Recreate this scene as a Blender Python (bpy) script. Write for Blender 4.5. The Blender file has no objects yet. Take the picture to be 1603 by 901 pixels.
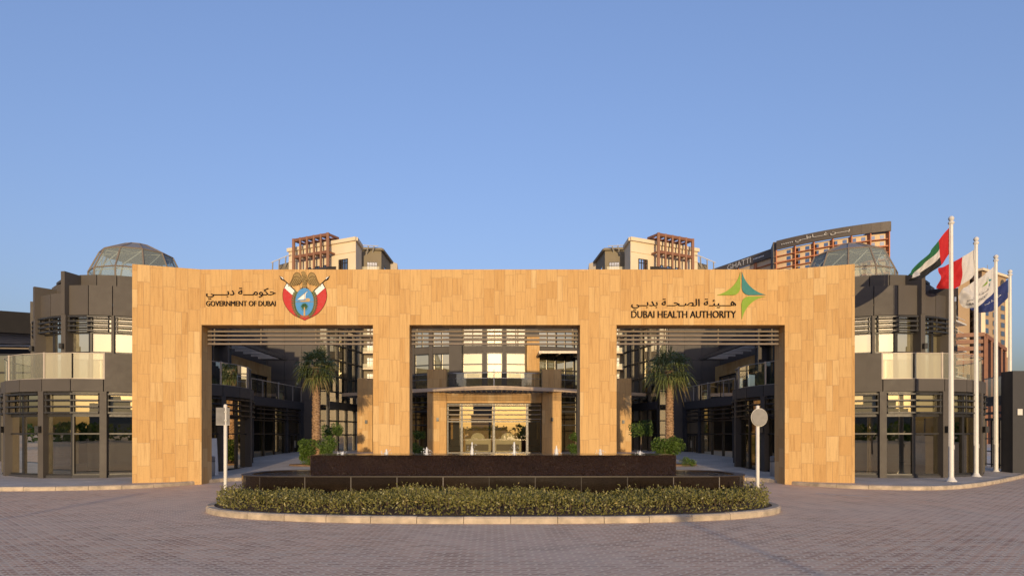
import bpy, math, random
from math import sin, cos, pi, radians, sqrt, atan2
random.seed(7)
S = bpy.context.scene
COL = S.collection

# ------------------------------------------------------------------ camera, world, sun, exposure
F = 1000.0; CX = 772.0; HY = 680.0; EYE = 1.7          # photo pixels: focal length, principal x, horizon y
cam = bpy.data.cameras.new('camera'); cam.sensor_width = 36; cam.lens = 36 * F / 1603
cam.shift_x = (801.5 - CX) / 1603; cam.shift_y = (HY - 450.5) / 1603
cam.clip_start = .1; cam.clip_end = 6000
co = bpy.data.objects.new('camera', cam); COL.objects.link(co)
co.location = (0, 0, EYE); co.rotation_euler = (pi / 2, 0, 0); S.camera = co

SUN_EL = 4.0; SUN_DX = .045
W = bpy.data.worlds.new('World'); S.world = W; W.use_nodes = True
nt = W.node_tree; bg = nt.nodes['Background']
sky = nt.nodes.new('ShaderNodeTexSky'); sky.sky_type = 'NISHITA'; sky.sun_disc = False
sky.sun_elevation = radians(SUN_EL); sky.sun_rotation = pi - math.atan(SUN_DX)
sky.altitude = 0; sky.air_density = 1.0; sky.dust_density = 4.0; sky.ozone_density = 1.5
gm = nt.nodes.new('ShaderNodeGamma'); gm.inputs[1].default_value = .75; nt.links.new(sky.outputs[0], gm.inputs[0])
tn = nt.nodes.new('ShaderNodeMix'); tn.data_type = 'RGBA'; tn.blend_type = 'MULTIPLY'; tn.inputs[0].default_value = 1
nt.links.new(gm.outputs[0], tn.inputs[6]); tn.inputs[7].default_value = (1.72, 1.92, 2.82, 1)
nt.links.new(tn.outputs[2], bg.inputs[0]); bg.inputs[1].default_value = .13
sl = bpy.data.lights.new('sun', 'SUN'); sl.energy = 2.8; sl.angle = radians(.5); sl.color = (1, .755, .44)
so = bpy.data.objects.new('sun', sl); COL.objects.link(so); so.location = (2, -60, 12)
so.rotation_euler = (pi / 2 - radians(SUN_EL), 0, math.atan(SUN_DX))
S.view_settings.view_transform = 'Standard'; S.view_settings.look = 'None'
S.view_settings.gamma = 1; S.view_settings.use_curve_mapping = False
S.view_settings.exposure = .52
S.render.engine = 'CYCLES'; S.cycles.use_denoising = True
S.cycles.max_bounces = 8; S.cycles.transparent_max_bounces = 24; S.cycles.caustics_reflective = False
S.cycles.sample_clamp_indirect = 6

# ------------------------------------------------------------------ node helpers and materials
class G:
    def __init__(s, name):
        s.m = bpy.data.materials.new(name); s.m.use_nodes = True; s.t = s.m.node_tree
        s.p = s.t.nodes['Principled BSDF']; s.out = s.t.nodes['Material Output']
    def n(s, typ, **kw):
        x = s.t.nodes.new('ShaderNode' + typ)
        for k, v in kw.items():
            if k.startswith('_'): setattr(x, k[1:], v)
        for k, v in kw.items():
            if k.startswith('_'): continue
            key = int(k[1:]) if k[0] == 'i' and k[1:].isdigit() else k.replace('__', ' ')
            s.set(x.inputs[key], v)
        return x
    def set(s, inp, v):
        if isinstance(v, bpy.types.NodeSocket): s.t.links.new(v, inp)
        elif isinstance(v, bpy.types.Node): s.t.links.new(v.outputs[0], inp)
        else:
            if isinstance(v, tuple) and len(v) == 3 and inp.type == 'RGBA': v = v + (1,)
            inp.default_value = v
    def m_(s, op, a, b=0., c=0.):
        return s.n('Math', _operation=op, i0=a, i1=b, i2=c).outputs[0]
    def mix(s, f, a, b, mode='MIX'):
        x = s.t.nodes.new('ShaderNodeMix'); x.data_type = 'RGBA'; x.blend_type = mode
        s.set(x.inputs[0], f); s.set(x.inputs[6], a); s.set(x.inputs[7], b); return x.outputs[2]
    def ramp(s, f, *st):
        x = s.t.nodes.new('ShaderNodeValToRGB'); s.set(x.inputs[0], f); e = x.color_ramp.elements
        while len(e) < len(st): e.new(.5)
        for i, (p, c) in enumerate(st): e[i].position = p; e[i].color = tuple(c) + (1,) if len(c) == 3 else c
        return x.outputs[0]
    def noise(s, vec, sc, det=3., rough=.55):
        k = dict(Scale=sc, Detail=det, Roughness=rough)
        if vec is not None: k['Vector'] = vec
        return s.n('TexNoise', **k).outputs[0]
    def pos(s): return s.n('NewGeometry').outputs['Position']
    def obj(s): return s.n('TexCoord').outputs['Object']
    def bump(s, h, st=.3, d=.02): s.set(s.p.inputs['Normal'], s.n('Bump', Strength=st, Distance=d, Height=h).outputs[0])
    def pr(s, **kw):
        for k, v in kw.items(): s.set(s.p.inputs[k.replace('__', ' ')], v)
        return s.m

def simple(name, c, rough=.6, metal=0., var=.12, sc=3., bump=0., spec=.5):
    g = G(name); p = g.pos(); nz = g.noise(p, sc, 4.)
    lo = tuple(x * (1 - var) for x in c); hi = tuple(min(1, x * (1 + var)) for x in c)
    col = g.ramp(nz, (.3, lo), (.7, hi))
    g.pr(Base__Color=col, Roughness=g.ramp(g.noise(p, sc * 4, 3.), (.3, (max(.02, rough - .06),) * 3), (.7, (min(1, rough + .08),) * 3)), Metallic=metal)
    g.p.inputs['Specular IOR Level'].default_value = spec
    if bump: g.bump(g.noise(p, sc * 14, 3.), bump, .01)
    return g.m

def stone_mat():
    g = G('sandstone_cladding')
    ge = g.n('NewGeometry'); sp = g.n('SeparateXYZ', i0=ge.outputs['Position']); sn = g.n('SeparateXYZ', i0=ge.outputs['Normal'])
    side = g.m_('GREATER_THAN', g.m_('ABSOLUTE', sn.outputs[0]), .6)
    u = g.m_('ADD', g.m_('MULTIPLY', sp.outputs[0], g.m_('SUBTRACT', 1., side)), g.m_('MULTIPLY', sp.outputs[1], side))
    uu = g.m_('DIVIDE', g.m_('ADD', u, 50.), .36); c = g.m_('FLOOR', uu); fu = g.m_('FRACT', uu)
    wn = lambda *a: g.n('TexWhiteNoise', _noise_dimensions='3D', Vector=g.n('CombineXYZ', **{'i%d' % i: x for i, x in enumerate(a)})).outputs[0]
    v = g.m_('DIVIDE', g.m_('ADD', sp.outputs[2], g.m_('MULTIPLY', wn(c, 3.1), 5.)), g.m_('ADD', .52, g.m_('MULTIPLY', wn(c, 7.7), .38)))
    r = g.m_('FLOOR', v); fv = g.m_('FRACT', v)
    spl = g.m_('GREATER_THAN', wn(c, r, 1.), .72); sub = g.m_('MULTIPLY', spl, g.m_('FLOOR', g.m_('MULTIPLY', fu, 2.)))
    h = wn(c, r, g.m_('ADD', sub, 5.))
    fu2 = g.m_('FRACT', g.m_('MULTIPLY', fu, g.m_('ADD', 1., spl)))
    du = g.m_('MULTIPLY', g.m_('MINIMUM', fu2, g.m_('SUBTRACT', 1., fu2)), g.m_('DIVIDE', .36, g.m_('ADD', 1., spl)))
    dv = g.m_('MULTIPLY', g.m_('MINIMUM', fv, g.m_('SUBTRACT', 1., fv)), .78)
    joint = g.m_('LESS_THAN', g.m_('MINIMUM', du, dv), .007)
    gr = g.noise(g.n('CombineXYZ', i0=g.m_('MULTIPLY', u, 13.), i1=g.m_('MULTIPLY', sp.outputs[2], .7), i2=g.m_('MULTIPLY', h, 40.)), 1.6, 5., .6)
    fine = g.noise(ge.outputs['Position'], 30., 3.)
    base = g.ramp(h, (0., (.455, .262, .088)), (.2, (.49, .292, .106)), (.5, (.505, .308, .116)), (.85, (.525, .33, .13)), (1., (.57, .385, .175)))
    base = g.mix(.8, base, g.ramp(gr, (.3, (.74, .66, .56)), (.48, (1., .99, .98)), (.72, (1.13, 1.11, 1.08))), 'MULTIPLY')
    base = g.mix(.5, base, g.ramp(fine, (.3, (.9, .88, .86)), (.7, (1.06, 1.06, 1.06))), 'MULTIPLY')
    base = g.mix(g.m_('MULTIPLY', joint, .55), base, (.27, .165, .085))
    g.bump(g.m_('ADD', g.m_('MULTIPLY', joint, -1.), g.m_('ADD', g.m_('MULTIPLY', h, .5), g.m_('MULTIPLY', fine, .15))), .35, .012)
    return g.pr(Base__Color=base, Roughness=.72)

def paver_mat():
    g = G('interlocking_pavers'); p = g.pos(); sp = g.n('SeparateXYZ', i0=p); x, y = sp.outputs[0], sp.outputs[1]
    tri = lambda v, per: g.m_('PINGPONG', v, per / 2)
    x2 = g.m_('ADD', x, g.m_('MULTIPLY', tri(y, .115), .55)); y2 = g.m_('ADD', y, g.m_('MULTIPLY', tri(x, .115), .75))
    wob = g.noise(p, .25, 2.)
    b = g.n('TexBrick', Vector=g.n('CombineXYZ', i0=x2, i1=g.m_('ADD', y2, g.m_('MULTIPLY', wob, .12))), Color1=(0., 0., 0., 1), Color2=(1., 1., 1., 1), Mortar=(.5, .5, .5, 1),
            Scale=1., Mortar__Size=.019, Mortar__Smooth=.25, Bias=0., Brick__Width=.23, Row__Height=.1135)
    rnd = b.outputs[0]; mort = b.outputs[1]
    col = g.ramp(rnd, (0., (.45, .24, .145)), (.4, (.62, .355, .21)), (.75, (.72, .46, .285)), (1., (.64, .45, .30)))
    big = g.noise(p, .16, 4., .6); mid = g.noise(p, 1.3, 4., .6)
    col = g.mix(g.ramp(big, (.42, (0, 0, 0)), (.62, (.75, .75, .75))), col, (.66, .48, .35))
    col = g.mix(1., col, g.ramp(mid, (.28, (.78, .76, .76)), (.5, (1, 1, 1)), (.75, (1.12, 1.1, 1.08))), 'MULTIPLY')
    dst = g.n('VectorMath', _operation='DISTANCE', i0=p, i1=(0., 15.2, 0.)).outputs['Value']      # tyre tracks circling the island
    trk = g.m_('ADD', dst, g.m_('MULTIPLY', g.noise(p, .12, 2.), 3.))
    tr2 = g.m_('ABSOLUTE', g.m_('SUBTRACT', g.m_('PINGPONG', trk, 1.1), .55))
    tmask = g.m_('MULTIPLY', g.m_('LESS_THAN', tr2, .14), g.ramp(g.noise(p, .3, 3.), (.45, (0, 0, 0)), (.65, (1, 1, 1))))
    col = g.mix(g.m_('MULTIPLY', tmask, .22), col, (.16, .12, .10))
    col = g.mix(g.ramp(g.noise(p, .8, 5., .7), (.66, (0, 0, 0)), (.74, (.35, .35, .35))), col, (.20, .15, .12))
    sand = g.mix(g.noise(p, 6., 3.), (.60, .44, .29), (.95, .76, .52))
    col = g.mix(g.m_('MULTIPLY', mort, .95), col, sand)
    g.bump(g.m_('ADD', g.m_('MULTIPLY', mort, -.7), g.m_('MULTIPLY', g.noise(p, 60., 3.), .25)), .6, .012)
    return g.pr(Base__Color=col, Roughness=.78)

def slab_mat(name, c, w, l, jc=.6):
    g = G(name); p = g.pos()
    b = g.n('TexBrick', Vector=p, Color1=c + (1,), Color2=tuple(v * .88 for v in c) + (1,), Mortar=tuple(v * jc for v in c) + (1,), Scale=1., Mortar__Size=.008, Brick__Width=w, Row__Height=l)
    col = g.mix(1., b.outputs[0], g.ramp(g.noise(p, .9, 5.), (.3, (.8, .79, .78)), (.7, (1.1, 1.1, 1.1))), 'MULTIPLY')
    col = g.mix(1., col, g.ramp(g.noise(p, 14., 3.), (.3, (.9, .9, .9)), (.7, (1.07, 1.07, 1.07))), 'MULTIPLY')
    g.bump(b.outputs[1], -.3, .01)
    return g.pr(Base__Color=col, Roughness=.75)

def glass_mat(name, tint, base, rough=.0, wav=.0, refl=(1., 1., 1.)):
    g = G(name); g.t.nodes.remove(g.p)
    lw = g.n('LayerWeight', Blend=.35)
    f = g.m_('ADD', base, g.m_('MULTIPLY', lw.outputs['Fresnel'], 1. - base))
    tr = g.n('BsdfTransparent', Color=tint); gl = g.n('BsdfGlossy', Color=refl, Roughness=rough)
    if wav: g.set(gl.inputs['Normal'], g.n('Bump', Strength=wav, Distance=.02, Height=g.noise(g.pos(), .9, 2.)).outputs[0])
    g.set(g.out.inputs[0], g.n('MixShader', i0=f, i1=tr, i2=gl)); return g.m

def leaf_mat(name, a, b, c, rough=.55, trans=.25):
    g = G(name); r = g.n('NewGeometry').outputs['Random Per Island']
    col = g.ramp(r, (0., a), (.5, b), (.92, b), (1., c))
    col = g.mix(.6, col, g.ramp(g.noise(g.pos(), 2.5, 3.), (.3, (.7, .72, .7)), (.7, (1.2, 1.15, 1.1))), 'MULTIPLY')
    g.pr(Base__Color=col, Roughness=rough)
    tl = g.n('BsdfTranslucent', Color=col)
    g.set(g.out.inputs[0], g.n('MixShader', i0=trans, i1=g.p.outputs[0], i2=tl)); return g.m

def granite_mat(name, c, rough, wet=0., joint=0.):
    g = G(name); p = g.pos(); sp = g.n('SeparateXYZ', i0=p)
    v = g.noise(p, 90., 3., .7)
    col = g.ramp(v, (.35, tuple(x * .55 for x in c)), (.6, c), (.78, tuple(x * 2.1 for x in c)))
    col = g.mix(.7, col, g.ramp(g.noise(p, 1.8, 4.), (.3, (.65, .65, .65)), (.7, (1.3, 1.25, 1.2))), 'MULTIPLY')
    if joint:
        fx = g.m_('FRACT', g.m_('DIVIDE', g.m_('ADD', sp.outputs[0], 40.), joint))
        j = g.m_('MULTIPLY', g.m_('LESS_THAN', fx, .018), g.m_('GREATER_THAN', g.m_('ABSOLUTE', g.n('SeparateXYZ', i0=g.n('NewGeometry').outputs['Normal']).outputs[1]), .5))
        wn = g.n('TexWhiteNoise', _noise_dimensions='1D', W=g.m_('FLOOR', g.m_('DIVIDE', g.m_('ADD', sp.outputs[0], 40.), joint))).outputs[0]
        col = g.mix(1., col, g.ramp(wn, (0., (.75, .75, .75)), (1., (1.25, 1.22, 1.2))), 'MULTIPLY')
        col = g.mix(j, col, g.mix(wn, (.03, .026, .022), (.22, .20, .18)))
    if wet:
        st = g.n('Mapping', Vector=p, Scale=(1., 1., .55))
        g.bump(g.m_('ADD', g.noise(st, 14., 4., .65), g.m_('MULTIPLY', g.noise(st, 45., 2.), .5)), wet, .16)
    g.p.inputs['Specular IOR Level'].default_value = .22 if not wet else .45
    return g.pr(Base__Color=col, Roughness=rough)

def water_mat():
    g = G('rippled_water'); p = g.pos()
    g.bump(g.m_('ADD', g.noise(p, 9., 3.), g.m_('MULTIPLY', g.noise(p, 30., 2.), .4)), .5, .03)
    g.p.inputs['IOR'].default_value = 1.33
    return g.pr(Base__Color=(.025, .018, .014), Roughness=.04)

def trunk_mat(name, a, b, sc):
    g = G(name); p = g.pos(); st = g.n('Mapping', Vector=p, Scale=(1., 1., 2.2))
    v = g.n('TexVoronoi', Vector=st, Scale=sc).outputs[0]
    col = g.ramp(v, (0., b), (.5, a), (.9, tuple(x * .35 for x in a)))
    g.bump(v, -.8, .05); return g.pr(Base__Color=col, Roughness=.85)

MT = {}
MT['stone'] = stone_mat()
MT['pavers'] = paver_mat()
MT['paving'] = slab_mat('grey_paving_slabs', (.62, .53, .43), .6, .3)
MT['walk'] = slab_mat('pale_pavement', (.40, .355, .305), .4, .2)
MT['kerb'] = simple('kerb_concrete', (.41, .335, .25), .85, var=.3, sc=4., bump=.5)
MT['clad'] = simple('brown_grey_metal_cladding', (.082, .072, .064), .6, 0, .07, 1.2, 0, .25)
MT['clad_dark'] = simple('dark_metal_cladding', (.046, .045, .048), .6, 0, .08, 1.2, 0, .25)
MT['frame'] = simple('dark_anodised_frame', (.045, .043, .043), .4, .5, .1, 3.)
MT['louvre'] = simple('brown_louvre_metal', (.19, .15, .115), .55, 0, .1, 3.)
MT['post'] = simple('champagne_metal_post', (.42, .36, .30), .5, .2, .08, 3.)
MT['canopy'] = simple('warm_canopy_metal', (.60, .45, .30), .55, 0, .08, 3.)
MT['steel'] = simple('brushed_steel', (.42, .42, .42), .35, .85, .08, 6.)
MT['white'] = simple('white_paint', (.62, .60, .57), .4, 0, .05, 4.)
MT['offwhite'] = simple('off_white_paint', (.60, .57, .52), .45, 0, .06, 4.)
MT['grey'] = simple('grey_metal', (.22, .212, .205), .5, .3, .1, 5.)
MT['glass'] = glass_mat('coated_glass', (.40, .41, .38), .20, .0, .035, (1., .90, .70))
MT['glass_up'] = glass_mat('coated_upper_glass', (.74, .74, .68), .46, .0, .03, (1., .93, .76))
MT['glass_lobby'] = glass_mat('lobby_glass', (.78, .77, .70), .27, .0, .02, (1., .90, .70))
MT['near_black'] = simple('matt_black_metal', (.020, .019, .020), .8, 0, .1, 2., 0, .1)
MT['glass_clear'] = glass_mat('clear_glass', (.78, .82, .80), .13)
g = G('frosted_balustrade_glass'); g.pr(Base__Color=(.74, .68, .50), Roughness=.25)
MT['glass_pale'] = g.m; g.set(g.out.inputs[0], g.n('MixShader', i0=.46, i1=g.n('BsdfTransparent', Color=(.85, .87, .80)), i2=g.p.outputs[0]))
g = G('dome_glass'); g.pr(Base__Color=(.36, .41, .40), Roughness=.12)
MT['glass_dome'] = g.m; g2 = G('clear_edge_balustrade_glass'); g2.pr(Base__Color=(.60, .58, .46), Roughness=.15); MT['glass_half'] = g2.m
g2.set(g2.out.inputs[0], g2.n('MixShader', i0=.22, i1=g2.n('BsdfTransparent', Color=(.86, .9, .86)), i2=g2.p.outputs[0])); g.set(g.out.inputs[0], g.n('MixShader', i0=.42, i1=g.n('BsdfTransparent', Color=(.86, .93, .88)), i2=g.p.outputs[0]))
MT['blind'] = simple('cream_roller_blind', (.80, .72, .52), .85, 0, .05, 2.)
MT['curtain'] = simple('ochre_curtain', (.50, .37, .18), .9, 0, .12, 4.)
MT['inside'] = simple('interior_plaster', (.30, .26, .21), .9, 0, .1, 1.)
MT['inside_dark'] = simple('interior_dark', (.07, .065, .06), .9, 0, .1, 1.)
MT['soil'] = simple('soil', (.14, .085, .05), .95, 0, .3, 9., .6)
MT['granite'] = granite_mat('polished_dark_granite', (.018, .0125, .009), .08, 0, 1.05)
MT['granite_wet'] = granite_mat('wet_brown_granite', (.038, .021, .013), .10, 1.)
MT['granite_top'] = granite_mat('worn_granite_coping', (.05, .038, .03), .4)
MT['water'] = water_mat()
g = G('white_water'); MT['foam'] = g.pr(Base__Color=(.8, .82, .86), Roughness=.3, Alpha=.6)
MT['hedge'] = leaf_mat('hedge_leaves', (.10, .105, .030), (.23, .215, .062), (.42, .34, .13), .42, .25)
MT['bush'] = leaf_mat('shrub_leaves', (.045, .085, .012), (.09, .155, .022), (.16, .20, .04))
MT['palm'] = leaf_mat('palm_leaves', (.085, .115, .030), (.17, .195, .055), (.30, .27, .10), .4, .3)
MT['dry'] = leaf_mat('dry_palm_leaf', (.16, .12, .05), (.22, .17, .07), (.26, .2, .09))
MT['palm_trunk'] = trunk_mat('palm_trunk', (.30, .18, .10), (.42, .28, .17), 11.)
MT['bark'] = trunk_mat('bark', (.12, .085, .055), (.17, .12, .08), 20.)
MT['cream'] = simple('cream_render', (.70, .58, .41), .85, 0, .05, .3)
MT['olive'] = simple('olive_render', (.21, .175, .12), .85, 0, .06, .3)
MT['brown'] = simple('brown_timber_metal', (.20, .085, .045), .6, 0, .1, 2.)
MT['tan'] = simple('tan_render', (.37, .26, .16), .85, 0, .05, .2)
MT['hotelw'] = simple('hotel_cream', (.68, .52, .35), .85, 0, .06, .2)
MT['orange'] = simple('terracotta_paint', (.50, .19, .085), .7, 0, .06, .3)
MT['hfascia'] = simple('dark_fascia', (.10, .082, .068), .6, .1, .06, .3)
MT['bluewin'] = glass_mat('blue_window_glass', (.12, .16, .18), .32)
MT['black'] = simple('black_lettering', (.010, .009, .012), .8, 0, .05, 3., 0, .1)
MT['navy'] = simple('navy_cloth', (.008, .020, .11), .8, 0, .1, 4.)
for k, c in dict(red=(.48, .012, .016), green=(.015, .12, .045), blackc=(.012, .012, .014), whitec=(.62, .59, .56)).items():
    g = G('cloth_' + k); tl = g.n('BsdfTranslucent', Color=c); g.pr(Base__Color=c, Roughness=.8)
    g.set(g.out.inputs[0], g.n('MixShader', i0=.25, i1=g.p.outputs[0], i2=tl)); MT['c_' + k] = g.m
for k, c in dict(e_red=(.42, .004, .006), e_white=(.72, .72, .72), e_blue=(.035, .22, .52), e_gold=(.24, .155, .045), e_green=(.010, .09, .03), e_lime=(.17, .28, .006),
                 e_teal=(.006, .15, .15), e_wood=(.45, .28, .10)).items():
    MT[k] = simple('emblem_' + k[2:], c, .6, 0, .03)
MT['cover'] = simple('worn_cast_cover', (.30, .22, .18), .85, 0, .3, 12., .5)
MT['sign_back'] = simple('weathered_sign_back', (.20, .19, .18), .6, 0, .14, 9.)
MT['paint'] = simple('road_paint', (.55, .50, .46), .8, 0, .15, 5.)

# ------------------------------------------------------------------ mesh helpers
ORG = {}
def thing(name, label, cat, loc=(0, 0, 0), group=None, kind=None):
    o = bpy.data.objects.new(name, None); COL.objects.link(o); o.location = loc; o.empty_display_size = .3
    ORG[o] = tuple(loc); return tag(o, label, cat, group, kind)
def tag(o, label=None, cat=None, group=None, kind=None):
    if label: o['label'] = label
    if cat: o['category'] = cat
    if group: o['group'] = group
    if kind: o['kind'] = kind
    return o
class MB:
    def __init__(s): s.v = []; s.f = []; s.mi = []; s.m = 0
    def add(s, vs, fs):
        k = len(s.v); s.v += [tuple(p) for p in vs]; s.f += [tuple(i + k for i in f) for f in fs]; s.mi += [s.m] * len(fs); return s
    def hexa(s, b, t):
        return s.add(list(b) + list(t), [(3, 2, 1, 0), (4, 5, 6, 7), (0, 1, 5, 4), (1, 2, 6, 5), (2, 3, 7, 6), (3, 0, 4, 7)])
    def box(s, x0, x1, y0, y1, z0, z1):
        if x0 > x1: x0, x1 = x1, x0
        return s.hexa([(x0, y0, z0), (x1, y0, z0), (x1, y1, z0), (x0, y1, z0)], [(x0, y0, z1), (x1, y0, z1), (x1, y1, z1), (x0, y1, z1)])
    def prism(s, poly, z0, z1):
        n = len(poly)
        return s.add([(x, y, z0) for x, y in poly] + [(x, y, z1) for x, y in poly], [tuple(range(n - 1, -1, -1)), tuple(range(n, 2 * n))] + [(i, (i + 1) % n, n + (i + 1) % n, n + i) for i in range(n)])
    def plate(s, poly, y0, y1):      # polygon in x,z with thickness along y
        n = len(poly)
        return s.add([(x, y0, z) for x, z in poly] + [(x, y1, z) for x, z in poly], [tuple(range(n)), tuple(range(2 * n - 1, n - 1, -1))] + [(i, n + i, n + (i + 1) % n, (i + 1) % n) for i in range(n)])
    def wall(s, a, b, z0, z1, t, zb0=None, zb1=None):  # vertical slab from a to b (2D), thickness t centred
        dx, dy = b[0] - a[0], b[1] - a[1]; l = sqrt(dx * dx + dy * dy) or 1; nx, ny = -dy / l * t / 2, dx / l * t / 2
        P = [(a[0] - nx, a[1] - ny), (b[0] - nx, b[1] - ny), (b[0] + nx, b[1] + ny), (a[0] + nx, a[1] + ny)]
        e0 = z0 if zb0 is None else zb0; e1 = z1 if zb1 is None else zb1
        return s.hexa([P[0] + (z0,), P[1] + (e0,), P[2] + (e0,), P[3] + (z0,)], [P[0] + (z1,), P[1] + (e1,), P[2] + (e1,), P[3] + (z1,)])
    def tube(s, p, q, r0, r1=None, n=8):
        r1 = r0 if r1 is None else r1
        d = [q[i] - p[i] for i in range(3)]; l = sqrt(sum(x * x for x in d)) or 1; d = [x / l for x in d]
        a = (0, 0, 1) if abs(d[2]) < .9 else (1, 0, 0)
        u = (d[1] * a[2] - d[2] * a[1], d[2] * a[0] - d[0] * a[2], d[0] * a[1] - d[1] * a[0]); k = sqrt(sum(x * x for x in u)); u = [x / k for x in u]
        w = (d[1] * u[2] - d[2] * u[1], d[2] * u[0] - d[0] * u[2], d[0] * u[1] - d[1] * u[0])
        R = lambda c, r: [tuple(c[j] + r * (cos(2 * pi * i / n) * u[j] + sin(2 * pi * i / n) * w[j]) for j in range(3)) for i in range(n)]
        return s.add(R(p, r0) + R(q, r1), [(i, (i + 1) % n, n + (i + 1) % n, n + i) for i in range(n)] + [tuple(range(n - 1, -1, -1)), tuple(range(n, 2 * n))])
    def path(s, pts, r, n=8):
        for a, b in zip(pts, pts[1:]): s.tube(a, b, r, n=n)
        return s
    def lathe(s, c, prof, n=16):
        vs = []; fs = []
        for r, z in prof: vs += [(c[0] + r * cos(2 * pi * i / n), c[1] + r * sin(2 * pi * i / n), c[2] + z) for i in range(n)]
        for k in range(len(prof) - 1): fs += [(k * n + i, k * n + (i + 1) % n, (k + 1) * n + (i + 1) % n, (k + 1) * n + i) for i in range(n)]
        fs += [tuple(range(n - 1, -1, -1)), tuple((len(prof) - 1) * n + i for i in range(n))]
        return s.add(vs, fs)
    def quad(s, a, b, c, d): return s.add([a, b, c, d], [(0, 1, 2, 3)])
    def vquad(s, a, b, z0, z1): return s.quad((a[0], a[1], z0), (b[0], b[1], z0), (b[0], b[1], z1), (a[0], a[1], z1))
    def build(s, name, mat, parent=None, smooth=False, loc=None, bevel=0.):
        me = bpy.data.meshes.new(name)
        o0 = ORG[parent] if parent is not None else (loc or (0, 0, 0))
        me.from_pydata([(x - o0[0], y - o0[1], z - o0[2]) for x, y, z in s.v], [], s.f); me.update()
        for m in (mat if isinstance(mat, (list, tuple)) else [mat]): me.materials.append(MT[m])
        if any(s.mi): me.polygons.foreach_set('material_index', s.mi)
        if smooth:
            me.polygons.foreach_set('use_smooth', [True] * len(me.polygons))
            try: me.set_sharp_from_angle(angle=radians(40))
            except Exception: pass
        o = bpy.data.objects.new(name, me); COL.objects.link(o)
        if parent is not None: o.parent = parent
        else: o.location = o0
        ORG[o] = o0
        if bevel:
            b = o.modifiers.new('bevel', 'BEVEL'); b.width = bevel; b.segments = 2; b.limit_method = 'ANGLE'
        return o
def lerp(a, b, t): return tuple(x + (y - x) * t for x, y in zip(a, b))
def pt(px, py, Y): return ((px - CX) * Y / F, Y, EYE - (py - HY) * Y / F)
def inward(a, b, ref=(0, 0)):
    dx, dy = b[0] - a[0], b[1] - a[1]; l = sqrt(dx * dx + dy * dy); n = (-dy / l, dx / l)
    m = ((a[0] + b[0]) / 2 - ref[0], (a[1] + b[1]) / 2 - ref[1])
    return n if n[0] * m[0] + n[1] * m[1] > 0 else (-n[0], -n[1])
def off(p, n, d): return (p[0] + n[0] * d, p[1] + n[1] * d)
def window(par, a, b, z0, z1, cols=1, rows=(), fr=.06, dp=.09, blind=None, curtain=None, inn=None, glass='glass', frame='frame', name='window', label=None):
    m = MB(); n = inn or inward(a, b)
    for z in (z0 + fr / 2, z1 - fr / 2) + tuple(rows): m.wall(a, b, z - fr / 2, z + fr / 2, dp)
    L = sqrt((b[0] - a[0]) ** 2 + (b[1] - a[1]) ** 2)
    for i in range(cols + 1):
        t = i / cols; t = min(max(t, fr / 2 / L), 1 - fr / 2 / L)
        m.wall(lerp(a, b, t - fr / 2 / L), lerp(a, b, t + fr / 2 / L), z0 + .002, z1 - .002, dp + .004)
    w = m.build(name, frame, par)
    if label: w['label'] = label
    MB().vquad(off(a, n, .02), off(b, n, .02), z0, z1).build('pane', glass, w)
    if blind is not None:
        k = .05; MB().vquad(off(lerp(a, b, k), n, .14), off(lerp(a, b, 1 - k), n, .14), blind, z1 - .03).build('blind', 'blind', w)
    if curtain:
        c = MB(); t0, t1 = curtain; N = 14; h = .045
        P = [off(lerp(a, b, t0 + (t1 - t0) * i / N), n, .22 + h * (i % 2)) for i in range(N + 1)]
        for i in range(N): c.vquad(P[i], P[i + 1], z0 + .04, z1 - .06)
        c.build('curtain', 'curtain', w)
    return w
def copy_tree(o, parent=None):
    c = o.copy(); COL.objects.link(c)
    if parent is not None: c.parent = parent
    for ch in list(o.children): copy_tree(ch, c)
    return c

# ------------------------------------------------------------------ ground, road, pavement, courtyard
MB().quad((-3000, -3000, 0), (3000, -3000, 0), (3000, 3000, 0), (-3000, 3000, 0)).build('road', 'pavers')['kind'] = 'structure'
KERB = [(-70, 18.6), (-30, 18.7), (-20, 18.95), (-15, 19.25), (-12.6, 19.6), (-11.2, 20.3), (-10.25, 21.7), (-9.75, 23.2), (-8.8, 23.7), (-7.2, 22.2), (-5, 20.9), (0, 20.5),
        (5, 20.9), (7.2, 22.2), (8.8, 23.7), (9.75, 23.2), (10.25, 21.7), (11.2, 20.3), (12.6, 19.65), (14, 19.8), (16, 21.0), (20, 24.4), (25, 29.0), (34, 37), (70, 66)]
def smooth_line(P, n=6):
    out = []
    for i in range(len(P) - 1):
        p0 = P[max(i - 1, 0)]; p1 = P[i]; p2 = P[i + 1]; p3 = P[min(i + 2, len(P) - 1)]
        for k in range(n):
            t = k / n
            out.append(tuple(.5 * (2 * b + (c - a) * t + (2 * a - 5 * b + 4 * c - d) * t * t + (3 * b - a - 3 * c + d) * t ** 3) for a, b, c, d in zip(p0, p1, p2, p3)))
    return out + [P[-1]]
KL = smooth_line(KERB)
KZ = .10
def offset_line(P, d):
    out = []
    for i, p in enumerate(P):
        a = P[max(i - 1, 0)]; b = P[min(i + 1, len(P) - 1)]; dx, dy = b[0] - a[0], b[1] - a[1]; l = sqrt(dx * dx + dy * dy)
        out.append((p[0] - dy / l * d, p[1] + dx / l * d))
    return out
def resample(P, step):
    out = [P[0]]; acc = 0
    for a, b in zip(P, P[1:]):
        l = sqrt((b[0] - a[0]) ** 2 + (b[1] - a[1]) ** 2); d = step - acc
        while d <= l: out.append(lerp(a, b, d / l)); d += step
        acc = (acc + l) % step
    return out
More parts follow.
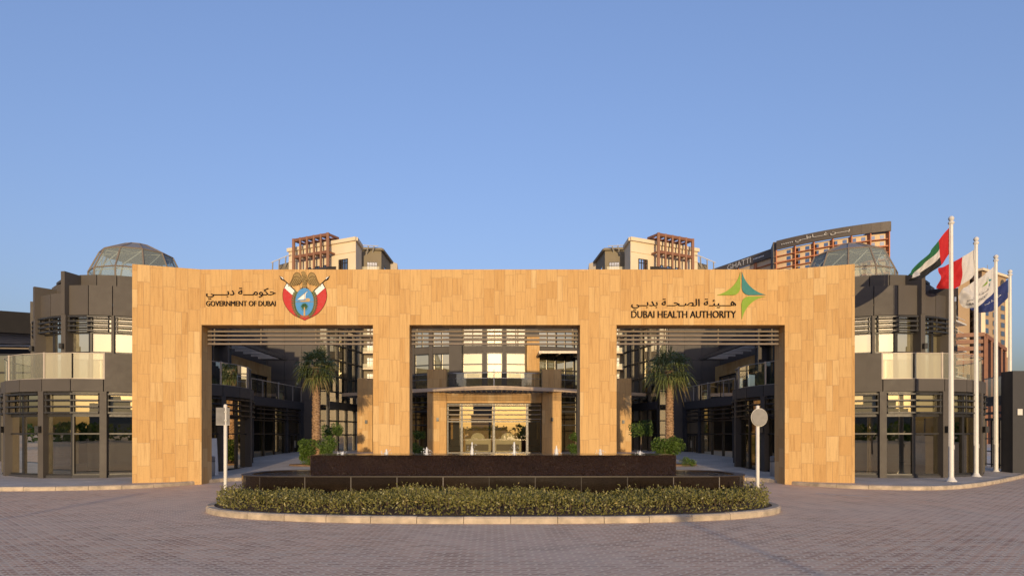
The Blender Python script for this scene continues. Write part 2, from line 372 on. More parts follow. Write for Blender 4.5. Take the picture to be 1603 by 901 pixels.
def kerb_run(P, w=.16, z=.125, seg=.9):
    m = MB(); P = resample(P, seg / 3); Q = offset_line(P, w); rk = random.Random(4)
    for i in range(len(P) - 1):
        a, b, c, d = P[i], P[i + 1], Q[i + 1], Q[i]
        if i % 3 == 0: dz = rk.uniform(-.006, .006)
        if i % 3 == 0: a, d = lerp(a, b, .02), lerp(d, c, .02)
        if i % 3 == 2: b, c = lerp(a, b, .98), lerp(d, c, .98)
        zz = z + dz
        m.add([a + (0,), b + (0,), b + (zz - .03,), a + (zz - .03,), lerp(b, c, .18) + (zz,), lerp(a, d, .18) + (zz,), c + (zz,), d + (zz,), c + (0,), d + (0,)],
              [(0, 1, 2, 3), (3, 2, 4, 5), (5, 4, 6, 7), (7, 6, 8, 9)] + ([(0, 3, 5, 7, 9)] if i % 3 == 0 else []) + ([(1, 8, 6, 4, 2)] if i % 3 == 2 else []))
    return m
kerb_run(KL).build('kerb', 'kerb')['kind'] = 'structure'
# courtyard floor: a sheet that rises gently towards the entrance
def cz(y): return KZ + .52 * min(1, max(0, (y - 24.5) / 13.)) ** 1.1
m = MB(); K3 = offset_line(KL, .16); ys = [.0, .15, .3, .5, .7, .85, 1.]
vs = []; fs = []
for (x, y) in K3:
    for t in ys:
        yy = y + (48 - y) * t if y < 47 else y + 20 * t
        vs.append((x, yy, cz(yy) if abs(x) < 26 else KZ))
n = len(ys)
for i in range(len(K3) - 1):
    for j in range(n - 1): fs.append((i * n + j, (i + 1) * n + j, (i + 1) * n + j + 1, i * n + j + 1))
m.add(vs, fs).build('pavement', 'paving')['kind'] = 'structure'
mk = MB().quad((9.35, 18.5, .004), (10.35, 17.55, .004), (10.38, 17.66, .004), (9.4, 18.62, .004))
mk.build('road_marking', 'paint')['kind'] = 'structure'
m = MB()
m.quad((6.4, 13.75, .004), (6.4 + .9, 13.2, .004), (7.4, 13.75, .004), (6.5, 14.2, .004))
# ------------------------------------------------------------------ fountain island
def superell(cx, cy, a, b, n, N=96):
    return [(cx + a * math.copysign(abs(cos(t)) ** (2 / n), cos(t)), cy + b * math.copysign(abs(sin(t)) ** (2 / n), sin(t))) for t in [2 * pi * i / N for i in range(N)]]
ISL = (0, 15.15, 6.55, 2.95, 2.5)
P = superell(*ISL); P.append(P[0])
mm = kerb_run(P, w=.17, z=.13); mm.build('island_kerb', 'kerb')['kind'] = 'structure'
MB().prism(superell(0, 15.15, 6.42, 2.82, 2.5), 0, .11).build('island_soil', 'soil')['kind'] = 'structure'

ft = thing('fountain', 'low two-tier fountain of dark granite with water spilling over its upper basin', 'fountain', (0, 16, .11))
def rrect(x0, x1, y0, y1, r, n=8):
    P = []
    for cx, cy, a in ((x1 - r, y1 - r, 0), (x0 + r, y1 - r, 90), (x0 + r, y0 + r, 180), (x1 - r, y0 + r, 270)):
        P += [(cx + r * cos(radians(a + 90 * i / n)), cy + r * sin(radians(a + 90 * i / n))) for i in range(n + 1)]
    return P
def ring(m, O, I, z0, z1):
    n = len(O)
    m.add([p + (z0,) for p in O] + [p + (z1,) for p in O] + [p + (z1,) for p in I] + [p + (z0,) for p in I],
          [(i, (i + 1) % n, n + (i + 1) % n, n + i) for i in range(n)] + [(n + i, n + (i + 1) % n, 2 * n + (i + 1) % n, 2 * n + i) for i in range(n)] + [(2 * n + i, 2 * n + (i + 1) % n, 3 * n + (i + 1) % n, 3 * n + i) for i in range(n)])
LX, LY0, LY1 = 6.08, 14.55, 17.35
m = MB(); O = rrect(-LX, LX, LY0, LY1, 1.1, 10); I = rrect(-LX + .22, LX - .22, LY0 + .22, LY1 - .22, .9, 10)
ring(m, O, I, .08, .735); m.build('lower_basin', 'granite', ft)
m = MB(); ring(m, rrect(-LX - .012, LX + .012, LY0 - .012, LY1 + .012, 1.1, 10), I, .738, .758); m.build('coping', 'granite_top', ft)
MB().add([p + (.725,) for p in rrect(-LX + .2, LX - .2, LY0 + .2, LY1 - .2, .9, 10)], [tuple(range(44))]).build('water', 'water', ft)
UX, UY0, UY1 = 4.47, 15.55, 17.1
m = MB(); ring(m, rrect(-UX, UX, UY0, UY1, .05, 3), rrect(-UX + .1, UX - .1, UY0 + .1, UY1 - .1, .04, 3), .7, 1.20); m.build('upper_basin', 'granite_wet', ft)
N = 60
m = MB()
vs = []; fs = []
for i in range(N + 1):
    for j in range(11): vs.append((-UX + 2 * UX * i / N, UY0 - .005 + (UY1 - UY0) * j / 10, 1.205 + random.uniform(-.003, .003)))
for i in range(N):
    for j in range(10): fs.append((i * 11 + j, (i + 1) * 11 + j, (i + 1) * 11 + j + 1, i * 11 + j + 1))
m.add(vs, fs).build('water', 'water', ft, True)
for i, px in enumerate((536, 605, 668, 739, 805, 871, 940, 1002)):
    h = (.07, .14, .19, .32, .32, .22, .14, .10)[i]; x = (px - CX) * .0163
    m = MB(); rr = random.Random(i); pr = []
    for k in range(9):
        t = k / 8; r = .034 * (1 - t) ** .7 + .008 + rr.uniform(-.006, .01); pr.append((r, h * t))
    m.lathe((x, 16.3, 1.2), pr, 9)
    for k in range(26):
        a = rr.uniform(0, 6.28); d = rr.uniform(.02, .14); z = 1.21 + rr.random() ** 2 * h * .7
        m.lathe((x + d * cos(a), 16.3 + d * sin(a), z), [(.003, 0), (.011, .01), (.003, .022)], 5)
    m.build('water_jet', 'foam', ft, True)

# ------------------------------------------------------------------ leaf helpers
def leaf(m, p, d, l, w, rr):
    # a two-triangle leaf along direction d
    a = (rr.gauss(0, 1), rr.gauss(0, 1), rr.gauss(0, 1))
    c = (d[1] * a[2] - d[2] * a[1], d[2] * a[0] - d[0] * a[2], d[0] * a[1] - d[1] * a[0]); k = sqrt(sum(x * x for x in c)) or 1
    c = [x / k * w / 2 for x in c]; q = [p[i] + d[i] * l for i in range(3)]; h = [p[i] + d[i] * l * .5 for i in range(3)]
    m.add([p, [h[i] - c[i] for i in range(3)], q, [h[i] + c[i] for i in range(3)]], [(0, 1, 2, 3)])
def unit(rr, up=0.):
    while 1:
        v = (rr.uniform(-1, 1), rr.uniform(-1, 1), rr.uniform(-1, 1)); k = sum(x * x for x in v)
        if .05 < k < 1: break
    k = sqrt(k); v = [v[0] / k, v[1] / k, v[2] / k + up]; k = sqrt(sum(x * x for x in v)); return [x / k for x in v]
def leaf_blob(m, c, r, n, l, w, rr, shell=.55):
    for i in range(n):
        d = unit(rr); t = shell + (1 - shell) * rr.random() ** .6
        p = tuple(c[j] + d[j] * r[j] * t * rr.uniform(.85, 1.08) for j in range(3)); e = unit(rr)
        e = [d[j] * .8 + e[j] for j in range(3)]; k = sqrt(sum(x * x for x in e)); leaf(m, p, [x / k for x in e], l * rr.uniform(.6, 1.3), w, rr)

# hedge around the front of the fountain
rr = random.Random(3); m = MB(); sm = MB()
def in_isl(x, y, a, b): return abs(x / a) ** 2.5 + abs((y - 15.15) / b) ** 2.5 < 1
cnt = 0
while cnt < 30000:
    x = rr.uniform(-6.35, 6.35); y = rr.uniform(12.3, 16.6)
    if not in_isl(x, y, 6.33, 2.70): continue
    if abs(x) < LX + .05 and y > LY0 - .06: continue
    top = .44 + .07 * sin(x * 1.7 + 1) * sin(x * .63) + .03 * sin(x * 5.1 + y * 3)
    edge = 0 if in_isl(x, y, 6.12, 2.48) else 1
    z = .12 + (top - .12) * (rr.random() if edge else 1 - rr.random() ** 2 * .5)
    if not edge and z < .28: continue
    e = unit(rr, .55); leaf(m, (x, y, z), e, rr.uniform(.045, .085), rr.uniform(.022, .036), rr); cnt += 1
    if cnt % 60 == 0:      # taller shoots
        h = rr.uniform(.03, .13)
        for k in range(5): leaf(m, (x + rr.uniform(-.01, .01), y, top + h * k / 4), unit(rr, .5), .055, .026, rr)
        sm.tube((x, y, top - .2), (x, y, top + h), .004, .002, 4)
for i in range(700):
    x = rr.uniform(-6.2, 6.2); y = rr.uniform(12.5, 16)
    if in_isl(x, y, 6.1, 2.5) and not (abs(x) < LX + .1 and y > LY0 - .1): sm.tube((x, y, .1), (x + rr.uniform(-.1, .1), y + rr.uniform(-.1, .1), .4), .007, .003, 5)
hd = thing('hedge', 'low clipped olive green hedge planted along the front of the fountain', 'hedge', (0, 13.3, .11))
m.m = 1; m.add(sm.v, sm.f); m.build('foliage', ['hedge', 'bark'], hd)

# ------------------------------------------------------------------ stone gateway
GY = 21.9; GT = 7.36; GD = .8; OB = 5.46
gw = thing('stone_gateway', 'wide sandstone clad gateway with three square openings and signs along its beam', 'gateway', (0, GY, KZ))
m = MB()
front = [(-11.98, 21.2), (-10.0, GY), (-4.12, GY), (-2.87, GY), (2.98, GY), (4.23, GY), (10.0, GY), (12.0, 21.2)]
m = MB()
def gcol(a, b, ia, ib):
    m.hexa([a + (-.05,), b + (-.05,), ib + (-.05,), ia + (-.05,)], [a + (OB,), b + (OB,), ib + (OB,), ia + (OB,)])
bk = lambda p, dx=0: (p[0] + dx, p[1] + GD)
gcol(front[0], front[1], bk(front[0], .26), bk(front[1], .0)); gcol(front[2], front[3], bk(front[2]), bk(front[3]))
gcol(front[4], front[5], bk(front[4]), bk(front[5])); gcol(front[6], front[7], bk(front[6]), bk(front[7], -.26))
Pb = [front[0], front[1], front[6], front[7], bk(front[7], -.26), bk(front[6]), bk(front[1]), bk(front[0], .26)]
m.add([p + (OB,) for p in Pb] + [p + (GT,) for p in Pb],
      [(7, 6, 1, 0), (6, 5, 2, 1), (5, 4, 3, 2), (8, 9, 14, 15), (9, 10, 13, 14), (10, 11, 12, 13)] + [(i, (i + 1) % 8, 8 + (i + 1) % 8, 8 + i) for i in range(8)])
m.build('stone_frame', 'stone', gw)
for (xa, xb) in ((-9.98, -4.14), (-2.85, 2.96), (4.25, 9.98)):
    for z in (5.31, 5.165, 5.02, 4.875):
        mm = MB(); mm.hexa([(xa, GY + .42, z - .03), (xb, GY + .42, z - .03), (xb, GY + .56, z - .03), (xa, GY + .56, z - .03)], [(xa, GY + .44, z + .03), (xb, GY + .44, z + .03), (xb, GY + .54, z + .03), (xa, GY + .54, z + .03)])
        mm.build('louvre', 'louvre', gw)
    for t in (.03, .31, .64, .97):
        x = xa + (xb - xa) * t; MB().box(x - .018, x + .018, GY + .57, GY + .60, 4.83, OB).build('hanger', 'louvre', gw)

# ------------------------------------------------------------------ lettering and emblems on the gateway
def text(s, bold=0., res=4):
    c = bpy.data.curves.new('lettering', 'FONT'); c.body = s; c.offset = bold; c.resolution_u = res; c.extrude = .0
    o = bpy.data.objects.new('lettering', c); COL.objects.link(o)
    dg = bpy.context.evaluated_depsgraph_get(); dg.update(); me = bpy.data.meshes.new_from_object(o.evaluated_get(dg))
    V = [tuple(v.co) for v in me.vertices]; Fc = [tuple(p.vertices) for p in me.polygons]
    bpy.data.objects.remove(o); bpy.data.meshes.remove(me); bpy.data.curves.remove(c); return V, Fc
def lettering(par, s, x0, x1, z0, z1, Y, mat, bold=0., name='lettering', mapf=None, depth=.03):
    V, Fc = text(s, 0.); fat = bold * (x1 - x0) / max(1, len(s)) if not mapf else 0; x0 += fat; x1 -= fat
    ax = min(v[0] for v in V); bx = max(v[0] for v in V); ay = min(v[1] for v in V); by = max(v[1] for v in V)
    m = MB(); n = len(V)
    Q = [(x0 + (v[0] - ax) / (bx - ax) * (x1 - x0), z0 + (v[1] - ay) / (by - ay) * (z1 - z0)) for v in V]
    if mapf: m.add([mapf(x, z) for x, z in Q], Fc)
    else:
      for dx in ((-fat, 0, fat) if fat else (0,)):
        n = len(V); ed = {}
        for f in Fc:
            for a, b in zip(f, f[1:] + f[:1]): ed[(a, b)] = 1
        dd = depth + abs(dx) * .08 + (dx > 0) * .001
        m.add([(x + dx, Y - dd, z) for x, z in Q] + [(x + dx, Y, z) for x, z in Q], Fc + [(a, a + n, b + n, b) for (a, b) in ed if (b, a) not in ed])
    return m.build(name, mat, par)
T = 'ـ'
AR_GOV = ('ﺣﻜﻮﻣ' + T * 3 + 'ﺔ ﺩﺑ' + T * 4 + 'ﻲ')[::-1]
AR_DHA = ('ﻫ' + T * 3 + 'ﻴﺌ' + T + 'ﺔ ﺍﻟﺼ' + T + 'ﺤ' + T * 2 + 'ﺔ ﺑﺪﺑ' + T * 2 + 'ﻲ')[::-1]
def gp(px, py): p = pt(px, py, GY); return p[0], p[2]
def sign(name, label, x0, x1, ar, la, s1, s2):
    xa, za = gp(x0, la[1]); xb, zb = gp(x1, la[0])
    t = thing(name, label, 'sign', (xa, GY, za))
    lettering(t, s2, xa, xb, za, zb, GY - .002, 'black', .04, 'latin_lettering')
    _, zc = gp(x0, ar[1]); _, zd = gp(x0, ar[0])
    lettering(t, s1, xa, xb, zc, zd, GY - .002, 'black', .035, 'arabic_lettering')
sign('wall_sign', 'dark raised lettering reading GOVERNMENT OF DUBAI beside the falcon crest', 323, 432, (450.5, 468.5), (471, 479), AR_GOV, 'GOVERNMENT OF DUBAI')
sign('wall_sign', 'dark raised lettering reading DUBAI HEALTH AUTHORITY beside the green star', 988, 1152, (467.5, 485.5), (486.5, 497.5), AR_DHA, 'DUBAI HEALTH AUTHORITY')

# star logo
kz = 1 / 6.97
def lp(u, v): return gp(980 + u * kz, 415 + v * kz)
def bez(p0, p1, p2, p3, n=14):
    return [tuple((1 - t) ** 3 * a + 3 * (1 - t) ** 2 * t * b + 3 * (1 - t) * t * t * c + t ** 3 * d for a, b, c, d in zip(p0, p1, p2, p3)) for t in [i / n for i in range(n + 1)]]
x, z = lp(1257, 590)
lg = thing('star_logo', 'four-pointed star logo of two green petals and one teal petal', 'logo', (x, GY, z))
def petal(P, mat): MB().plate([lp(*p) for p in P], GY - .035, GY - .002).build('petal', mat, lg)
petal(bez((1244, 75), (1222, 190), (1130, 290), (990, 327)) + [(1170, 327)] + bez((1170, 327), (1215, 322), (1244, 285), (1245, 235)), 'e_lime')
petal(bez((1262, 75), (1290, 190), (1380, 290), (1520, 324)) + [(1335, 327)] + bez((1335, 327), (1290, 318), (1262, 290), (1260, 240)), 'e_teal')
petal(bez((1515, 342), (1390, 362), (1295, 450), (1260, 590)) + bez((1256, 430), (1258, 385), (1285, 345), (1335, 342)), 'e_lime')

# crest
kz2 = 1 / 7.286
def cp(u, v): return gp(310 + u * kz2, 415 + v * kz2)
x, z = cp(1218, 627)
cr = thing('wall_crest', 'coat of arms with golden falcon, crossed red and white flags and blue oval', 'crest', (x, GY, z))
mir = lambda P: [(2 * 1218 - u, v) for u, v in P][::-1]
def lay(m, P, k, both=False):
    y1 = GY - .002 - .006 * k
    m.plate([cp(*p) for p in P], y1 - .006, y1)
    if both: m.plate([cp(*p) for p in mir(P)], y1 - .006, y1)
def stroke(P, w):   # polyline -> polygon
    L = []; R = []
    for i, p in enumerate(P):
        a = P[max(i - 1, 0)]; b = P[min(i + 1, len(P) - 1)]; dx, dy = b[0] - a[0], b[1] - a[1]; l = sqrt(dx * dx + dy * dy) or 1
        L.append((p[0] - dy / l * w / 2, p[1] + dx / l * w / 2)); R.append((p[0] + dy / l * w / 2, p[1] - dx / l * w / 2))
    return L + R[::-1]
side = bez((985, 260), (945, 350), (975, 450), (1050, 530), 10) + bez((1050, 530), (1110, 590), (1180, 600), (1218, 627), 8)
m = MB(); lay(m, stroke(bez((1015, 203), (1000, 225), (992, 245), (985, 260), 4) + side, 9), 0, True); lay(m, [(1012, 207), (983, 262), (1080, 350), (1112, 290)], 0, True); m.build('flag_outline', 'black', cr)
m = MB(); lay(m, side + [(1218, 400), (1080, 345)], 1, True); m.build('flag_cloth', 'e_red', cr)
m = MB(); lay(m, [(1017, 208), (988, 260), (1079, 342), (1110, 292)], 2, True); m.build('flag_band', 'e_white', cr)
m = MB()
lay(m, stroke([(945, 135), (1112, 292)], 11), 3, True); lay(m, [(930, 122), (948, 165), (984, 180), (974, 140)], 3, True); m.build('spear', 'black', cr)
m = MB(); lay(m, [(938, 130), (972, 143), (979, 168), (952, 142)], 4, True); m.build('spear_tip', 'e_white', cr)
ell = lambda cx, cy, a, b, n=40, t0=0, t1=2 * pi: [(cx + a * cos(t0 + (t1 - t0) * i / n), cy + b * sin(t0 + (t1 - t0) * i / n)) for i in range(n)]
m = MB(); lay(m, ell(1218, 420, 110, 164), 4); m.build('oval_rim', 'e_gold', cr)
m = MB(); lay(m, ell(1218, 420, 104, 158), 5); m.build('oval', 'e_blue', cr)
m = MB(); lay(m, [(1135, 394), (1165, 366), (1210, 330), (1258, 293), (1232, 330), (1228, 386), (1195, 392)], 6); m.build('sail', 'e_white', cr)
m = MB(); lay(m, [(1155, 400), (1190, 404), (1235, 402), (1275, 392), (1282, 383), (1284, 396), (1272, 415), (1182, 415)], 6); lay(m, [(1232, 380), (1272, 378), (1276, 391), (1234, 399)], 6); m.build('hull', 'e_wood', cr)
m = MB(); lay(m, stroke([(1112, 419), (1322, 417)], 5), 6); lay(m, stroke([(1222, 318), (1219, 402)], 4), 7); lay(m, stroke([(1138, 392), (1258, 293)], 4), 7); m.build('mast', 'e_gold', cr)
m = MB()
for a in range(0, 360, 20):
    r = 52 if a <= 180 or a > 340 else 44; t = radians(a); c, s_ = cos(t), sin(t)
    dr = 14 if 20 < a < 160 else 0
    lay(m, [(1218, 465), (1218 + c * r * .55 - s_ * 6, 468 + s_ * r * .5 + c * 6), (1218 + c * r, 470 + s_ * r + dr), (1218 + c * r * .55 + s_ * 6, 468 + s_ * r * .5 - c * 6)], 6)
m.build('date_palm', 'e_green', cr)
m = MB(); lay(m, [(1213, 480), (1223, 480), (1228, 578), (1208, 578)], 7); m.build('palm_stem', 'e_wood', cr)
# falcon
m = MB()
wing = bez((1178, 140), (1170, 70), (1105, 65), (1085, 140), 8) + bez((1085, 140), (1070, 185), (1050, 215), (1028, 244), 6) + [(1050, 236), (1058, 244), (1080, 232), (1092, 240), (1112, 226), (1126, 234), (1146, 216), (1160, 220), (1180, 190)]
lay(m, wing, 6, True)
lay(m, bez((1186, 100), (1180, 60), (1225, 55), (1228, 95), 8) + [(1246, 120), (1254, 160), (1240, 215), (1246, 252), (1192, 252), (1196, 215), (1180, 165), (1184, 125)], 7)
lay(m, [(1186, 76), (1176, 88), (1192, 92)], 7)
m.build('falcon', 'e_gold', cr)
m = MB()
for k in range(6):
    u = 1062 + k * 20; lay(m, stroke([(u + 34, 150 + k * 4), (u + 8, 200 + k * 2), (u - 8, 232 - k)], 3.5), 8, True)
lay(m, stroke([(1092, 142), (1130, 130), (1168, 152)], 4), 8, True); lay(m, stroke(wing[:15], 4), 7, True)
for i in range(26):
    u = 1192 + (i * 37) % 50; v = 112 + (i * 23) % 120; lay(m, stroke([(u, v), (u + 4, v + 8), (u + 8, v)], 2.5), 9)
lay(m, stroke([(1192, 252), (1200, 262), (1170, 268)], 6), 8, True)
m.build('feather_lines', 'black', cr)
# laurel
m = MB(); m3 = MB(); m2 = MB()
for i in range(13):
    t = radians(112 + i * 8.6); e = lambda tt, k=1.: (1218 + 128 * k * cos(tt), 420 + 178 * k * sin(tt))
    p = e(t); q = e(t + .15)
    for sgn in (-1, 1):
        nx, ny = cos(t) * sgn, sin(t) * sgn; tx, ty = (q[0] - p[0]), (q[1] - p[1]); k = sqrt(tx * tx + ty * ty); tx /= k; ty /= k
        tip = (p[0] + tx * 26 + nx * 24, p[1] + ty * 26 + ny * 24); md = ((p[0] + tip[0]) / 2, (p[1] + tip[1]) / 2)
        ax, ay = tip[0] - p[0], tip[1] - p[1]; L = sqrt(ax * ax + ay * ay); ax /= L; ay /= L
        LF = [p, (md[0] - ay * 8, md[1] + ax * 8), tip, (md[0] + ay * 8, md[1] - ax * 8)]; lay(m, LF, 8); lay(m3, mir(LF), 8)
lay(m2, stroke([(1218 + 128 * cos(radians(a)), 420 + 178 * sin(radians(a))) for a in range(92, 225, 6)], 6), 7, True)
m2.build('wreath_stem', 'e_gold', cr); m.build('wreath', 'e_green', cr); m3.build('wreath', 'e_green', cr)

# ------------------------------------------------------------------ round pavilions
DC = (15.8, 28.4); DL = sqrt(DC[0] ** 2 + DC[1] ** 2)
A0 = 360 / 27.
def dpt(s, th, R):   # th in degrees from the camera-facing direction, positive to the outside
    tx, ty = DC[0] / DL, -DC[1] / DL; th = radians(th)
    x = -DC[0] + R * (cos(th) * tx + sin(th) * ty); y = DC[1] + R * (cos(th) * ty - sin(th) * tx)
    return (x * -s, y) if s > 0 else (x, y)
def facet(m, s, i, R, z0, z1, t=.08, gap=.012, z1b=None):
    a = dpt(s, i * A0, R); b = dpt(s, (i + 1) * A0, R); L = sqrt((a[0] - b[0]) ** 2 + (a[1] - b[1]) ** 2)
    m.wall(lerp(a, b, gap / L), lerp(a, b, 1 - gap / L), z0, z1, t)
def pavilion(s):
    sd = 'left' if s < 0 else 'right'
    C = (s * DC[0], DC[1])
    lab = ('round two-storey dark metal pavilion under a glass dome, beyond the crest end of the gateway' if s < 0 else
           'round two-storey dark metal pavilion under a glass dome, behind the four flagpoles')
    t = thing('round_pavilion', lab, 'building', C + (.1,))
    rr = random.Random(5 + s)
    IDX = range(-11, 11)
    # solid shell: slabs and core
    m = MB(); disk = lambda R, z0, z1: m.prism([dpt(s, i * A0, R) for i in range(27)][::(1 if s < 0 else -1)], z0, z1)
    disk(4.72, -.02, .13); disk(4.70, 3.34, 3.72); disk(3.5, 6.4, 6.6); disk(3.0, 7.9, 8.0)
    for i in (11, 12, 13, 14, 15): m.wall(dpt(s, i * A0, 4.7), dpt(s, (i + 1) * A0, 4.7), 0, 3.4, .1); m.wall(dpt(s, i * A0, 3.5), dpt(s, (i + 1) * A0, 3.5), 3.7, 7.9, .1)
    m.build('slab', 'clad_dark', t)
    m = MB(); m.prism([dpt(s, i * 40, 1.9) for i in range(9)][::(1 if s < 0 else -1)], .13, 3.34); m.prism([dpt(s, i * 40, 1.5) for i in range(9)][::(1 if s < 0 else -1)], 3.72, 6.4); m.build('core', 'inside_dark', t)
    m = MB(); mp = MB()
    for i in IDX:
        facet(m, s, i, 4.80, 3.31, 3.77)
        e = abs(i + .5)
        zt = 7.48 if e < 3 else 7.2 if e < 5 else 6.95
        facet(mp, s, i, 3.68, 6.33, zt)
    m.build('fascia', 'clad', t); mp.build('upper_fascia', 'clad', t); m = MB()
    for i in range(-6, 6): facet(m, s, i, 3.12, 7.3, 8.02 if abs(i + .5) < 3 else 7.75)
    m.build('parapet', 'clad', t)
    m = MB()
    for i in range(-11, 12):
        if i % 2:
            R0, R1 = 4.56, 4.89; a = dpt(s, i * A0, R0); b = dpt(s, i * A0, R1); m.wall(a, b, -.02, 3.305, .23)
            zt = {1: 7.0, 3: 7.98, 5: 7.55, 7: 7.25}.get(abs(i), 7.1)
            m.wall(dpt(s, i * A0, 3.4), dpt(s, i * A0, 3.90 if abs(i) > 1 else 3.7), 3.72, 6.33, .2 if abs(i) > 1 else .1)
            if abs(i) > 1: m.wall(dpt(s, i * A0, 2.5), dpt(s, i * A0, 3.92), 6.33, zt, .17)
    m.build('post', 'clad', t)
    m = MB()
    for i in IDX: facet(m, s, i, 4.74, .0, .2, .1, 0)
    m.build('plinth', 'clad_dark', t)
    for i in IDX:
        a, b = dpt(s, i * A0, 4.68), dpt(s, (i + 1) * A0, 4.68); inn = inward(a, b, (2 * a[0] - C[0], 2 * a[1] - C[1]))
        cur = None
        if rr.random() < .4: cur = (.05, .05 + rr.uniform(.2, .5)) if rr.random() < .5 else (.6, .95)
        window(t, a, b, .2, 2.43, 1, (1.74,), .055, .08, inn=inn, curtain=cur); w = window(t, a, b, 2.432, 3.31, 1, (), .05, .08, inn=inn, glass='glass_up')
        MB().vquad(off(lerp(a, b, .05), inn, .12), off(lerp(a, b, .95), inn, .12), 2.46, 3.28).build('blind', 'blind', w)
        a, b = dpt(s, i * A0, 3.56), dpt(s, (i + 1) * A0, 3.56); inn = inward(a, b, (2 * a[0] - C[0], 2 * a[1] - C[1]))
        window(t, a, b, 3.76, 6.33, 1, (4.9, 5.66), .055, .08, inn=inn, blind=4.95 - (1.1 if rr.random() < .72 else 0), glass='glass_up')
    for i in range(-11, 11):
        if not i % 2: continue
        for R, zs in ((4.86, (2.52, 2.75, 2.98, 3.21)), (3.80, (5.72, 5.9, 6.08, 6.26))):
            m = MB()
            for k in (0, 1):
                a = dpt(s, (i + k + (.14 if k == 0 else 0)) * A0, R); b = dpt(s, (i + k + 1 - (.14 if k else 0)) * A0, R)
                for z in zs: m.wall(a, b, z - .028, z + .028, .07)
            for th in (i + .14, i + 1, i + 1.86): p = dpt(s, th * A0, R - .05); m.box(p[0] - .02, p[0] + .02, p[1] - .02, p[1] + .02, zs[0] - .05, zs[-1] + .05)
            m.build('louvre', 'frame', t)
    # terrace balustrade
    bal = MB(); PO = []
    for i in range(-11, 12):
        if i in (0,): continue
        p = dpt(s, i * A0, 4.72)
        if i % 2: PO.append(p)
    for i in range(-11, 11): bal.wall(dpt(s, i * A0, 4.72), dpt(s, (i + 1) * A0, 4.72), 3.77, 3.80, .06)
    bo = bal.build('balustrade', 'post', t)
    for p in PO: MB().box(p[0] - .03, p[0] + .03, p[1] - .03, p[1] + .03, 3.72, 4.76).build('post', 'post', bo)
    for i in IDX:
        a, b = dpt(s, i * A0, 4.72), dpt(s, (i + 1) * A0, 4.72)
        if i in (0, -1):
            MB().wall(lerp(a, b, .01), lerp(a, b, .99), 3.775, 4.74, .07).build('solid_panel', 'clad', bo); continue
        MB().vquad(lerp(a, b, .03), lerp(a, b, .97), 3.80, 4.72).build('glass_panel', ('glass_clear' if i < 1 else 'glass_pale' if i < 3 else 'glass_half'), bo)
        MB().wall(a, b, 4.72, 4.745, .035).build('handrail', 'post', bo)
    # wall lamps on the posts
    for i in (-3, 3, 5): 
        p = dpt(s, i * A0, 5.0); MB().box(p[0] - .07, p[0] + .07, p[1] - .08, p[1] + .08, 1.78, 2.02).build('wall_lamp', 'frame', t)
        p = dpt(s, i * A0, 4.0); MB().box(p[0] - .06, p[0] + .06, p[1] - .06, p[1] + .06, 5.0, 5.2).build('wall_lamp', 'frame', t)
    # dome
    N = 11; lv = ((1.87, 7.95), (1.87, 8.72), (1.45, 9.62), (.55, 10.05))
    dp_ = lambda i, k: (C[0] + lv[k][0] * cos(2 * pi * i / N + .2), C[1] + lv[k][0] * sin(2 * pi * i / N + .2), lv[k][1])
    rib = MB(); gl = MB(); inn_ = MB(); cap = MB()
    for i in range(N):
        for k in range(3):
            rib.tube(dp_(i, k), dp_(i, k + 1), .035, n=6); rib.tube(dp_(i, k + 1), dp_(i + 1, k + 1), .03, n=6)
            (cap if k == 2 else gl).quad(dp_(i, k), dp_(i + 1, k), dp_(i + 1, k + 1), dp_(i, k + 1))
        q = lambda i, k, f=.93: tuple(C[j] + (dp_(i, k)[j] - C[j]) * f if j < 2 else dp_(i, k)[2] - .08 for j in range(3))
        inn_.tube(q(i, 1), q(i + 1, 2), .018, n=5); inn_.tube(q(i, 1), q(i + 1, 1), .018, n=5); inn_.tube(q(i, 2), q(i + 4, 2), .016, n=5)
    cap.add([dp_(i, 3) for i in range(N)], [tuple(range(N))])
    d = rib.build('dome', 'louvre', t); gl.build('glazing', 'glass_dome', d); inn_.build('brace', 'offwhite', d); cap.build('cap_panel', 'grey', d)
    return t
pavilion(-1); pavilion(1)

